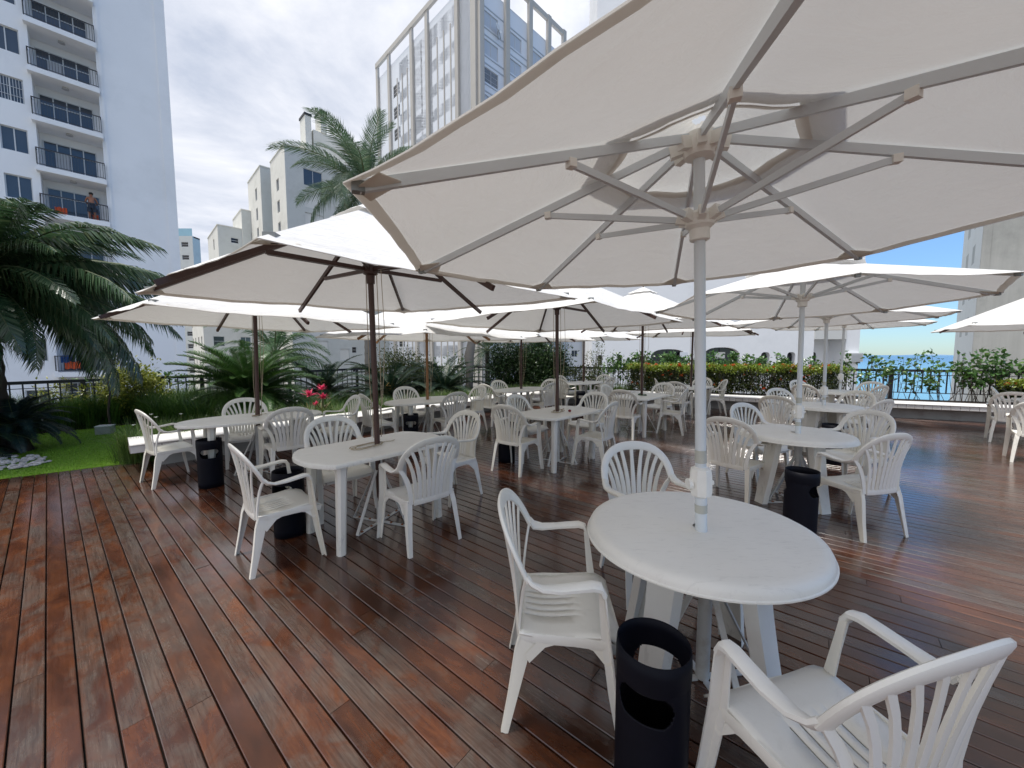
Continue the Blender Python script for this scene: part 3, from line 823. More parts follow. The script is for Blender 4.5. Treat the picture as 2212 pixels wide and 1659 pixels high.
# mid-distance block seen under the left parasols
wmm = []
for k in range(9):
    z = 8.5 - 2.9 * k; wmm += [(1.0, 2.2, z, z + 1.3, 'louvre'), (4.0, 5.2, z, z + 1.3, 'slide'), (7.5, 8.5, z, z + 1.3, 'slide'), (10.5, 11.5, z, z + 1.3, 'louvre')]
block('apartment_block', 'pale block seen low behind the feathery palm', (-40.5, 50.5), 135, 12, 45, 14, 9.5, [(a + .5, b_ + .5, c_, d_, e) for a, b_, c_, d_, e in wmm], wmm, 'wall_cream', 'wall_cream')

# --- white building at right of centre with arched openings
RW = thing('white_building', 'plain white building with dark arched openings behind the flower hedge', 'building')
FR = Fac((6.25, 30), 0)
def arch(fac, a0, a1, z0, z1, ry, n=12):
    """polygon of an opening with a rounded top"""
    w2 = (a1 - a0) / 2; pts = [(a0, z0), (a1, z0)]
    for i in range(n + 1):
        an = PI * i / n; c_ = math.cos(an); s_ = math.sin(an); pts.append(((a0 + a1) / 2 + w2 * math.copysign(abs(c_) ** .75, c_), z1 - ry + ry * s_ ** .8 if s_ > 1e-6 else z1 - ry))
    return pts
ops = [(4.6, 7.45, -.6, 1.98, .75), (8.75, 11.6, -.6, 2.12, .75), (.48, .86, .72, 1.52, .2), (2.0, 2.4, .72, 1.55, .2), (13.25, 13.95, .3, 1.75, .35), (15.3, 15.95, .3, 1.75, .35), (17.6, 18.8, .4, 1.83, .35)]
m = MB()
zA, zB = -1.0, 2.6
FR.box(m, (0, 17.35), (-3, 0), (zB, 36)); FR.box(m, (0, 17.35), (-3, 0), (-12, zA)); FR.box(m, (0, 17.35), (-3, -1.2), (zA, zB))
xs = [0] + [v for o_ in sorted(ops[:6]) for v in o_[:2]] + [17.35]
for i in range(0, len(xs), 2): FR.box(m, (xs[i], xs[i + 1]), (-1.2, 0), (zA, zB))
for a0, a1, z0, z1, ry in ops[:6]:
    FR.box(m, (a0, a1), (-1.2, 0), (zA, z0))
    pts = arch(FR, a0, a1, z0, z1, ry)[2:]
    for i in range(len(pts) - 1):
        (x1, y1), (x2, y2) = pts[i], pts[i + 1]
        q = [FR.P(x1, 0, y1), FR.P(x2, 0, y2), FR.P(x2, 0, zB), FR.P(x1, 0, zB), FR.P(x1, -.5, y1), FR.P(x2, -.5, y2)]
        m.add(q, [(1, 0, 3, 2), (0, 1, 5, 4)])
# recessed balcony bay and right end
FR.box(m, (17.35, 19.85), (-3, -1.6), (-12, 36)); FR.box(m, (19.85, 20.9), (-3, 0), (-12, 36))
m.build('wall', M['wall_white'], RW)
for a0, a1, z0, z1, ry in ops[:6]:
    q = MB(); FR.box(q, (a0 - .02, a1 + .02), (-.42, -.38), (z0, z1)); o = q.build('arched_opening', M['glass_dark'], RW)
    q = MB(); FR.box(q, ((a0 + a1) / 2 - .03, (a0 + a1) / 2 + .03), (-.379, -.34), (z0, z1 - .1)); FR.box(q, (a0, a1), (-.379, -.345), (z1 - ry - .05, z1 - ry + .02)); q.build('mullion', M['frame_dark'], o)
q = MB(); FR.box(q, (9.7, 10.6), (-.33, -.30), (1.25, 1.75)); q.build('notice_board', M['wall_cream'], RW)
q = MB(); FR.box(q, (17.36, 19.84), (-1.6, .05), (2.75, 3.45)); q.build('balcony_front', M['wall_offwhite'], RW)
q = MB(); q.add([FR.P(x, -1.56, z) for x, z in arch(FR, 17.6, 18.8, .4, 1.83, .35)], [tuple(range(15))]); q.build('arched_window', M['glass_dark'], RW)
for a in (17.6, 19.1): window(FR, RW, a, a + .6, 3.6, 4.6, 'slide', 1.56)
q = MB(); FR.box(q, (17.36, 19.84), (-.02, .02), (3.95, 4.0))
for k in range(12): FR.box(q, (17.4 + .21 * k, 17.43 + .21 * k), (-.015, .015), (3.45, 3.95))
q.build('balcony_railing', M['frame_dark'], RW)
for a in (.12, .55): # tiny barred openings on the end
    window(FR, RW, 20.05 + a * .8, 20.25 + a * .8, 4.6, 5.6, 'louvre', -.02)
q = MB(); FR.box(q, (6.9, 7.5), (.0, .02), (1.35, 1.75)); q.build('plaque', M['panel_white'], RW)
def acunit(p, label, s=1.0):
    t = thing('air_conditioner', label, 'air conditioner', p)
    MB().box((-.45 * s, .45 * s), (-.35 * s, 0), (0, .65 * s)).build('case', M['ac'], t)
    q = MB()
    for k in range(7): q.box((-.4 * s, .4 * s), (-.37 * s, -.352 * s), (.08 * s + .075 * s * k, .11 * s + .075 * s * k))
    q.build('grille', M['curtain'], t); q = MB()
    for x in (-.3, .3): q.box((x * s - .02, x * s + .02), (-.3 * s, .0), (-.12 * s, -.001))
    q.build('bracket', M['bracket'], t)
    return t
acunit(FR.P(20.45, .0, 1.0) + Vector((0, 0, 0)), 'white air conditioner with louvred front on the white building corner', 1.05)
# strip of a block between tower and white building
bl = thing('apartment_block', 'narrow pale block with air conditioners between pilaster tower and white building', 'building')
FS = Fac((8.4, 58), 0)
m = MB(); hs = [(.6, 1.5, 1.2 + 2.9 * k, 2.2 + 2.9 * k) for k in range(-4, 14)]
FS.wall(m, 0, 2.5, -12, 40, hs, .15); FS.box(m, (2.5, 2.6), (-10, .0), (-12, 40)); FS.box(m, (0, 2.5), (-10, -.4), (-12, 40)); m.build('wall', M['panel_white'], bl)
for h in hs: window(FS, bl, *h, 'slide', .12)
q = MB(); FS.box(q, (2.2, 2.62), (.0, .2), (-12, 40)); q.build('pilaster', M['pilaster'], bl)
acunit(FS.P(2.0, 0, 4.2), 'air conditioner high on the narrow pale block', 1.1)

# --- weathered concrete building at the right
RC = thing('concrete_building', 'weathered grey concrete building at the right edge', 'building')
F1 = Fac((40.8, 34), 45, 1); F2 = Fac((40.8, 34), -45)
m = MB(); hs = []
for k in range(-3, 11):
    z = 3.4 + 3.4 * k
    hs += [(8.8, 10.7, z, z + 1.75), (4.1, 5.9, z, z + 1.75)]
F1.wall(m, 0, 14.8, -12, 40, hs, .25); m.build('wall', M['wall_offwhite'], RC)  # lit face: its brightness is put into a paler colour than the side wall
for h in hs: window(F1, RC, *h, 'dark', .22)
m = MB(); F2.box(m, (.001, 26), (-14, -.3), (-12, 39.9)); F2.box(m, (.001, 26), (-.3, 0), (-12, 40)); m.build('side_wall', M['conc_wall'], RC)
m = MB()
for a in (0.02, 2.9, 9.5, 16): F2.box(m, (a, a + (.5 if a < 1 else .12)), (0, .05), (-12, 40))
m.build('pilaster', M['conc_wall'], RC)


# ------------------------------------------------------------------ furniture
def chair_proto():
    t = thing('plastic_chair', '', 'chair')
    pl = M['plastic']
    # seat: curved sheet with slots
    xc = [-.225, -.19, -.14, -.088, -.082, -.048, -.042, -.008, -.002, .002, .032, .038, .072, .078, .14, .19, .225]
    xc = [-.235, -.20, -.15, -.092, -.084, -.050, -.042, -.004, .004, .042, .050, .084, .092, .15, .20, .235]
    slots = {3, 5, 7, 9, 11}
    yc = [-.215, -.19, -.15, -.10, -.04, .02, .07, .12, .17, .22, .265, .285, .292]
    def sz(x, y):
        z = .415 + .010 * (x / .22) ** 2 - .018 * math.exp(-((y + .08) / .14) ** 2)
        if y > .20: z -= ((y - .20) / .092) ** 2 * .045
        return z
    m = MB(); nx = len(xc)
    for y in yc:
        wsc = 1.0 + .08 * (y + .2) / .45
        for x in xc: m.v.append((x * wsc * .98, y, sz(x, y)))
    for j in range(len(yc) - 1):
        for i in range(nx - 1):
            if i in slots and 1 <= j <= 5: continue
            m.f.append((j * nx + i, j * nx + i + 1, (j + 1) * nx + i + 1, (j + 1) * nx + i))
    o = m.build('seat', pl, t, True); sm = o.modifiers.new('s', 'SOLIDIFY'); sm.thickness = .009; sm.offset = -1
    # apron round the seat
    m = MB()
    for sx in (-1, 1):
        pts = [(sx * .222, -.205, .395), (sx * .232, -.1, .398), (sx * .238, .05, .398), (sx * .245, .19, .392), (sx * .240, .27, .368)]
        m.sweep(pts, [(0, 0, 1)] * 5, .022, .006, 8)
    m.sweep([(x, .284 - .02 * (x / .22) ** 2, .365) for x in (-.22, -.1, 0, .1, .22)], [(0, 0, 1)] * 5, .018, .006, 8)
    m.build('apron', pl, t, True)
    # back hoop
    def hoop(u):   # u -1..1 from one arm root over the top to the other
        a = u * PI / 2; s_ = math.sin(a); c_ = math.cos(a)
        x = .272 * math.copysign(abs(s_) ** .82, s_); z = .665 + .220 * (c_ ** .78 if c_ > 1e-6 else 0)
        y = -.175 - .125 * ((z - .665) / .22) - .025 * (1 - (x / .272) ** 2)
        return Vector((x, y, z))
    us = [i / 14 - 1 for i in range(29)]
    P_ = [hoop(u) for u in us]
    ctr = Vector((0, -.26, .70)); wide = [(p - ctr) for p in P_]
    m = MB(); m.sweep(P_, wide, [.026 + .006 * (1 - abs(u)) for u in us], .012, 10); bk = m.build('backrest', pl, t, True)
    # slats from the fluted base to the hoop
    for k in range(11):
        f = (k - 5) / 5
        u = f * .86 if abs(f) < 1 else math.copysign(.985, f)
        topP = hoop(u) + Vector((0, .0, -.006)); bx = f * .192
        ps = []
        for q in range(7):
            v = q / 6; z = .385 + (topP.z - .385) * v
            x = bx + (topP.x - bx) * (v ** 2.7); y = -.203 - .03 * (1 - (x / .28) ** 2) + (topP.y + .203 + .03 * (1 - (topP.x / .28) ** 2)) * v ** 1.25
            ps.append((x, y, z))
        hw_ = [.0188, .0188, .0184, .0176, .0160, .0138, .0150] if abs(f) < 1 else [.020, .021, .022, .023, .022, .019, .015]
        s_ = MB(); s_.sweep(ps, [(1, 0, 0)] * 7, hw_, .0075, 6); s_.build('slat', pl, bk, True)
    s_ = MB(); s_.sweep([(x, -.208 - .03 * (1 - (x / .28) ** 2), .398) for x in (-.17, -.1, 0, .1, .17)], [(0, 0, 1)] * 5, .024, .006, 8); s_.build('back_base', pl, bk, True)
    for sx in (-1, 1):
        e = hoop(sx * .995)
        ps = [e + Vector((0, 0, .012)), (sx * .280, -.155, .655), (sx * .288, -.10, .644), (sx * .292, -.02, .648), (sx * .290, .06, .656), (sx * .286, .125, .662), (sx * .282, .160, .655), (sx * .280, .178, .625)]
        wd = [e - ctr, (sx, 0, .5), (sx, 0, .15), (sx, 0, 0), (sx, 0, 0), (sx, 0, 0), (sx, 0, 0), (sx, 0, 0)]
        m = MB(); m.sweep(ps, wd, [.026, .027, .029, .030, .030, .030, .029, .028], [.012, .012, .011, .011, .012, .013, .014, .014], 10); m.build('armrest', pl, t, True)
        # front leg: L shaped flange running up to the arm
        m = MB()
        m.sweep([(sx * .280, .178, .64), (sx * .268, .212, .42), (sx * .276, .245, .20), (sx * .285, .280, 0)], [(1, 0, 0)] * 4, [.028, .030, .026, .021], .005, 6)
        m.sweep([(sx * .258, .168, .635), (sx * .244, .197, .42), (sx * .256, .229, .20), (sx * .268, .267, 0)], [(0, 1, 0)] * 4, [.014, .024, .020, .014], .005, 6)
        m.build('leg', pl, t, True)
        m = MB()
        m.sweep([(sx * .222, -.17, .40), (sx * .232, -.205, .33), (sx * .246, -.245, .16), (sx * .255, -.285, 0)], [(0, 1, 0)] * 4, [.055, .040, .027, .019], .005, 6)
        m.sweep([(sx * .205, -.212, .40), (sx * .214, -.236, .33), (sx * .230, -.266, .16), (sx * .241, -.300, 0)], [(1, 0, 0)] * 4, [.026, .024, .022, .018], .005, 6)
        # gusset curving into the apron
        m.add([(sx * .236, -.13, .385), (sx * .238, -.02, .385), (sx * .238, -.09, .365), (sx * .244, -.165, .30), (sx * .240, -.19, .33),
               (sx * .230, -.13, .385), (sx * .232, -.02, .385), (sx * .232, -.09, .365), (sx * .238, -.165, .30), (sx * .234, -.19, .33)],
              [(0, 1, 2, 3, 4), (9, 8, 7, 6, 5), (1, 6, 7, 2), (2, 7, 8, 3)])
        m.add([(sx * .242, .185, .385), (sx * .240, .07, .385), (sx * .242, .14, .365), (sx * .256, .200, .31), (sx * .256, .225, .32),
               (sx * .236, .185, .385), (sx * .234, .07, .385), (sx * .236, .14, .365), (sx * .250, .200, .31), (sx * .250, .225, .32)],
              [(0, 1, 2, 3, 4), (9, 8, 7, 6, 5), (1, 6, 7, 2), (2, 7, 8, 3)])
        m.build('leg', pl, t, True)
    bpy.context.view_layer.update()
    return t


def squash(o, fx, fy):
    for ch in o.children:
        if ch.type == 'MESH':
            for v in ch.data.vertices: v.co.x *= fx; v.co.y *= fy
        squash(ch, fx, fy)


def bake(o):
    for ch in o.children: bake(ch)
    if o.type == 'MESH' and o.modifiers:
        dg = bpy.context.evaluated_depsgraph_get(); me = bpy.data.meshes.new_from_object(o.evaluated_get(dg)); o.modifiers.clear(); o.data = me


chair0 = chair_proto(); bpy.context.view_layer.update(); bake(chair0); squash(chair0, .94, .84)
used = [0]
TD = dict(W1='the nearest round table', W2='the second round table', W3='the third round table', W4='the farthest round table',
          B1='the nearest bow-ended table', B2='the oval table by the lawn', B3='the oval table under the pale-pole parasol', B4='the middle table with red knob',
          B5='the oval table beside the palm trunk', B6='the farthest oval table', B7='the table with green cord', B8='the table before the orange-flower hedge', R1='the table at the right edge')
SP = dict(W1={'a': 'at the left of', 'b': 'on the far side of', 'c': 'seen from behind at'},
          dflt={'a': 'at the left of', 'b': 'at the far left of', 'c': 'at the near right of', 'd': 'at the far right of'})
chairs = dict(
    W1=[(.225, 1.68, -4, 'a'), (.93, 2.50, -80, 'b'), (.95, 1.055, 106, 'c')],
    W2=[(2.45, 4.08, 38, 'a'), (3.15, 4.72, -72, 'b'), (3.07, 3.40, 103, 'c'), (3.83, 4.27, 195, 'd')],
    W3=[(4.4, 6.13, 32, 'a'), (5.12, 6.98, -85, 'b'), (5.27, 5.75, 108, 'c'), (5.9, 6.64, 205, 'd')],
    W4=[(6.62, 8.4, 25, 'a'), (7.28, 9.35, -80, 'b'), (7.64, 8.24, 105, 'c'), (8.32, 8.95, 205, 'd')],
    B1=[(-1.76, 2.92, 47, 'a'), (-1.67, 3.70, -46, 'b'), (-.82, 3.19, 134, 'c'), (-.72, 4.09, 227, 'd')],
    B2=[(-4.16, 4.68, 57, 'a'), (-3.75, 5.36, -50, 'b'), (-2.92, 4.86, 135, 'c'), (-2.70, 5.78, 225, 'd')],
    B3=[(-2.20, 6.40, 42, 'a'), (-1.95, 7.40, -48, 'b'), (-1.16, 6.80, 133, 'c'), (-.90, 7.72, 222, 'd')],
    B4=[(.10, 5.12, 54, 'a'), (.29, 5.92, -40, 'b'), (1.13, 5.38, 145, 'c'), (1.23, 6.33, 225, 'd')],
    B5=[(-.38, 8.52, 45, 'a'), (-.14, 9.35, -45, 'b'), (.69, 8.92, 135, 'c'), (.80, 9.85, 225, 'd')],
    B6=[(1.48, 10.45, 45, 'a'), (1.72, 11.6, -45, 'b'), (2.62, 11.1, 138, 'c'), (2.78, 12.15, 225, 'd')],
    B7=[(2.21, 7.22, 50, 'a'), (2.25, 8.02, -42, 'b'), (3.13, 7.58, 150, 'c'), (3.26, 8.5, 222, 'd')],
    B8=[(4.1, 9.30, 45, 'a'), (4.22, 10.3, -15, 'b'), (5.22, 9.95, 165, 'c'), (5.2, 10.6, 225, 'd')],
    R1=[(9.85, 7.38, -55, 'b'), (8.88, 6.72, 40, 'a'), (7.6, 5.45, 42, 'c')])
for tb, ls in chairs.items():
    for (x, y, f, sd2) in ls:
        if tb == 'R1': lab = {'b': 'white fan-back plastic chair, farthest of three at the right edge', 'a': 'white fan-back plastic chair, middle of three at the right edge', 'c': 'white fan-back plastic chair, nearest of three at the right edge, partly cut off'}[sd2]
        else: lab = 'white fan-back chair ' + SP.get(tb, SP['dflt'])[sd2] + ' ' + TD[tb]
        o = chair0 if not used[0] else copy_tree(chair0)
        used[0] = 1
        if tb != 'W1': x -= .065 * math.cos(R(f)); y -= .065 * math.sin(R(f))
        o.location = (x, y, 0); o.rotation_euler = (0, 0, R(f - 90) + rnd.uniform(-.03, .03)); tag(o, lab, 'chair', 'white plastic armchairs round the tables')


def leg_panel(x, y, ang, w0, w1, zt, out):
    m = MB(); d_ = Vector((math.cos(ang), math.sin(ang), 0)); s_ = Vector((-d_.y, d_.x, 0)); c0 = Vector((x, y, 0))
    n = 5; vs = []
    for i in range(n + 1):
        v = i / n; z = zt * (1 - v); o_ = out * v ** 1.3; ww = w0 + (w1 - w0) * v
        for q in (-.5, -.42, .42, .5):
            for k_ in (0, 1):
                th = .045 if abs(q) == .5 else .0
                vs.append(c0 + d_ * (o_ - (th if k_ == 0 else th + .0) - (.008 if k_ else 0)) + s_ * (q * ww) + Vector((0, 0, z)))
    fs = []
    for i in range(n):
        for q in range(3):
            a = i * 8 + q * 2; c_ = a + 8
            fs += [(a, a + 2, c_ + 2, c_), (a + 1, c_ + 1, c_ + 3, a + 3)]
        fs += [(i * 8, i * 8 + 8, i * 8 + 9, i * 8 + 1), (i * 8 + 6, i * 8 + 7, i * 8 + 15, i * 8 + 14)]
    m.add(vs, fs); return m


def round_table(tb, x, y, sx=1, sy=1, rz=0):
    t = thing('round_table', '', 'table', (x, y, 0), rz)
    r_ = .508
    m = MB(); m.lathe([(.03, .7345), (r_ - .055, .735), (r_ - .025, .733), (r_ - .008, .724), (r_, .708), (r_ + .003, .694), (r_ + .008, .690), (r_ + .008, .684), (r_ - .004, .684), (r_ - .01, .705), (r_ - .03, .716), (.03, .718)], 72, cap=False)
    o = m.build('tabletop', M['table'], t, True); o.scale = (sx, sy, 1)
    for k in range(4):
        a = PI / 2 * k + R(20); leg_panel(.27 * math.cos(a), .27 * math.sin(a), a, .17, .12, .715, .12).build('leg', M['plastic'], t, True)
    m = MB(); m.lathe([(.05, .55), (.05, .717)], 16); m.build('centre_sleeve', M['plastic'], t, True)
    return t
def shape_table(tb, x, y, rz, kind):
    t = thing('table', '', 'table', (x, y, 0), rz)
    if kind == 'oval': out = [(.80 * math.copysign(abs(math.cos(a)) ** .86, math.cos(a)), .42 * math.copysign(abs(math.sin(a)) ** .86, math.sin(a))) for a in [2 * PI * i / 64 for i in range(64)]]; LX, LY = .48, .22
    else:
        out = []; hl, hw_ = .52, .365
        for sx in (1, -1):
            for i in range(13):
                v = (i / 12 * 2 - 1) * sx; out.append((sx * (hl + .135 * (1 - v * v) ** .9), hw_ * v + 0))
        # slight bow on the long sides
        o2 = []
        for i, p in enumerate(out): o2.append(p)
        out = o2; LX, LY = .44, .27
    m = MB(); n = len(out)
    lay = [(.0, .703), (.004, .700), (.006, .712), (.002, .728), (-.008, .7345), (-.03, .735)]
    for off_, z in lay:
        for px, py in out:
            L = math.hypot(px, py); m.v.append((px * (1 + off_ / L), py * (1 + off_ / L), z))
    for i in range(len(lay) - 1):
        for j in range(n): m.f.append((i * n + j, i * n + (j + 1) % n, (i + 1) * n + (j + 1) % n, (i + 1) * n + j))
    m.f.append(tuple((len(lay) - 1) * n + j for j in range(n))); m.f.append(tuple(range(n))[::-1])
    m.build('tabletop', M['table'], t, True)
    for sx in (-1, 1):
        for sy in (-1, 1):
            m = MB(); pr_ = [(-.038, -.02), (-.02, -.038), (.02, -.038), (.038, -.02), (.038, .02), (.02, .038), (-.02, .038), (-.038, .02)]
            k0 = 0
            for v, sc in ((0, 1.15), (.12, 1.0), (1, .82)):
                for px, py in pr_: m.v.append((sx * (LX + .03 * v) + px * sc, sy * (LY + .02 * v) + py * sc, .704 * (1 - v)))
            for i in range(2):
                for j in range(8): m.f.append((i * 8 + j, i * 8 + 8 + j, i * 8 + 8 + (j + 1) % 8, i * 8 + (j + 1) % 8))
            m.f.append(tuple(16 + j for j in range(8))); m.build('leg', M['plastic'], t, True)
    return t


tables = dict(W1=(.895, 1.765), W2=(2.98, 3.98), W3=(5.05, 6.15), W4=(7.34, 8.52), B1=(-1.235, 3.40), B2=(-3.38, 4.98), B3=(-1.545, 6.93), B4=(.67, 5.47), B5=(.22, 9.08), B6=(2.12, 11.3), B7=(2.60, 7.62), B8=(4.58, 9.70), R1=(9.4, 6.6))
TL_ = dict(W1='large white round table nearest the camera, white parasol pole through it', W2='second white round table in the right-hand row', W3='third white round table in the right-hand row', W4='farthest white round table, near the sea railing',
           B1='nearest white bow-ended table with a loose cream cord on it', B2='long white oval table beside the lawn end of the bench', B3='white oval table under the pale wood parasol', B4='white table in mid deck with cord and red knob',
           B5='white oval table at back left beside the palm trunk', B6='farthest white oval table, before the black railing', B7='white table with green cord round its parasol pole', B8='white table right before the orange flower hedge', R1='white table at the right edge, mostly out of view')
def treeclone(proto, key, cache={}):
    if key not in cache: cache[key] = proto(); return cache[key]
    return copy_tree(cache[key])
for tb, (x, y) in tables.items():
    if tb[0] == 'W':
        o = treeclone(lambda: round_table(tb, 0, 0), 'round'); o.location = (x, y, 0); o.rotation_euler = (0, 0, rnd.uniform(-.2, .2))
        if tb == 'W1': o.rotation_euler = (0, 0, R(15)); o.scale = (1.03, .97, 1)
    else:
        kd = 'oval' if tb in ('B2', 'B3', 'B5', 'B6') else 'bow'
        o = treeclone(lambda: shape_table(tb, 0, 0, 0, kd), kd); o.location = (x, y, 0); o.rotation_euler = (0, 0, R({'B2': 44, 'B1': 49}.get(tb, 46)))
    tag(o, TL_[tb], 'table', 'white plastic tables')


# parasols -------------------------------------------------------------
def canopy(m, rim, inner, drop, rsc, ang0, scallop, t0, t1, apexz, lift=0.0, nt=12, na=8):
    """rim: radius of each of the 8 rib ends, all `drop` below the apex"""
    k0 = len(m.v); cols = 8 * na
    for i in range(nt + 1):
        t = t0 + (t1 - t0) * i / nt
        for s_ in range(8):
            A = ang0 + s_ * PI / 4; B2_ = A + PI / 4; ra, rb_ = rim[s_ % 8], rim[(s_ + 1) % 8]
            for q in range(na):
                f = q / na; h = 4 * f * (1 - f)
                x = (ra * math.cos(A) * (1 - f) + rb_ * math.cos(B2_) * f) * t; y = (ra * math.sin(A) * (1 - f) + rb_ * math.sin(B2_) * f) * t
                sc = 1 - scallop * h * t ** 3; x *= sc; y *= sc
                z = apexz - drop * t - .014 * h * t + lift + (.006 * math.sin(9 * t + s_ * 2.1 + 5 * f) + .0035 * t * math.sin(23 * f + 14 * t + s_ * 1.3)) * h
                m.v.append((x, y, z))
    for i in range(nt):
        for j in range(cols): a = k0 + i * cols + j; b_ = k0 + i * cols + (j + 1) % cols; m.f.append((a, b_, b_ + cols, a + cols))
    return m


def umbrella_white():
    t = thing('parasol', '', 'parasol'); H = 2.59; Rr = 1.47; D = .445; a0 = R(24.5)
    rim = [Rr] * 8
    m = MB(); canopy(m, rim, 0, D, 1, a0, .02, .27, 1.0, H); m.build('canopy', M['fabric'], t, True)
    m = MB(); canopy(m, rim, 0, D, 1, a0, .02, .02, .36, H, .045, 5); m.build('vent_cap', M['fabric'], t, True)
    m = MB()
    for k_ in range(8):  # hem ring of the vent opening
        pass
    canopy(m, rim, 0, D, 1, a0, .03, .255, .285, H - .012, 0, 1); o = m.build('vent_hem', M['fabric_pocket'], t, True)
    m = MB(); canopy(m, rim, 0, D, 1, a0, .02, .968, 1.0, H - .004, 0, 1); m.build('hem', M['fabric_pocket'], t, True)
    m = MB(); m.tube([(0, 0, .52), (0, 0, H - .06)], .024, 16); m.lathe([(.0262, .60), (.0262, .935)], 16); m.build('pole', M['alu'], t, True)
    m = MB(); m.lathe([(.0275, .86), (.0275, .90)], 16, cap=False); m.lathe([(.026, 1.10), (.026, 1.16)], 16, cap=False); m.build('tape', M['tape'], t, True)
    m = MB(); m.lathe([(.03, H - .13), (.06, H - .12), (.075, H - .07), (.07, H - .03), (.03, H - .02)], 16)
    for k_ in range(8):
        a = a0 + k_ * PI / 4; d_ = Vector((math.cos(a), math.sin(a), 0)); m.bar(d_ * .05 + Vector((0, 0, H - .07)), d_ * .12 + Vector((0, 0, H - .085)), .035, .05)
    m.build('hub', M['hubplastic'], t, True)
    zl = H - .40
    m = MB(); m.lathe([(.034, zl - .08), (.042, zl - .075), (.042, zl - .03), (.06, zl - .015), (.066, zl + .03), (.05, zl + .045), (.03, zl + .045)], 16)
    for k_ in range(8):
        a = a0 + k_ * PI / 4; d_ = Vector((math.cos(a), math.sin(a), 0)); m.bar(d_ * .045 + Vector((0, 0, zl + .015)), d_ * .095 + Vector((0, 0, zl + .03)), .03, .045)
    m.build('runner', M['hubplastic'], t, True)
    m = MB(); m.lathe([(.028, .935), (.045, .945), (.050, .965), (.050, 1.045), (.045, 1.07), (.028, 1.08)], 8); m.build('crank_box', M['hubplastic'], t, True)
    m = MB(); m.tube([(-.045, 0, 1.0), (-.064, 0, 1.0)], .026, 10); m.tube([(.045, 0, 1.0), (.058, 0, 1.0)], .012, 8); m.build('crank_knob', M['hubplastic'], t)
    for k_ in range(8):
        a = a0 + k_ * PI / 4; d_ = Vector((math.cos(a), math.sin(a), 0)); z = Vector((0, 0, 1))
        top = d_ * .07 + z * (H - .055); end = d_ * (Rr - .04) + z * (H - D - .008)
        MB().bar(top, end, .018, .034).build('rib', M['alu'], t)
        jt = top + (end - top) * .455 - z * .028
        q = MB(); q.bar(d_ * .08 + z * (zl + .02), jt, .014, .026); s_ = q.build('strut', M['alu'], t)
        q = MB(); sd3 = Vector((-d_.y, d_.x, 0)); q.bar(jt - sd3 * .016, jt + sd3 * .016, .03, .03); q.build('pivot', M['hubplastic'], s_)
        q = MB(); e = end; q.bar(end - sd3 * .014, end + sd3 * .014, .035, .03); q.build('rib_tip', M['bracket'], t)
        # stitched pocket where the rib meets the hem
        q = MB(); zz_ = H - D
        A1 = d_ * (Rr - .03) + z * (zz_ - .002); tt = math.tan(PI / 8)
        L_ = (d_ * (Rr - .085) + sd3 * .10) * 1.0 + z * (zz_ - .0); R_ = (d_ * (Rr - .085) - sd3 * .10) + z * (zz_ - .0); I_ = d_ * (Rr - .17) + z * (zz_ + .036)
        L_.z = zz_ + .008; R_.z = zz_ + .008
        up = z * .010
        q.add([A1 - up, L_ - up, I_ - up, R_ - up, A1 - up * 1.3, L_ - up * 1.3, I_ - up * 1.3, R_ - up * 1.3], [(0, 1, 2, 3), (7, 6, 5, 4)]); q.build('corner_pocket', M['fabric_pocket'], t)
    return t


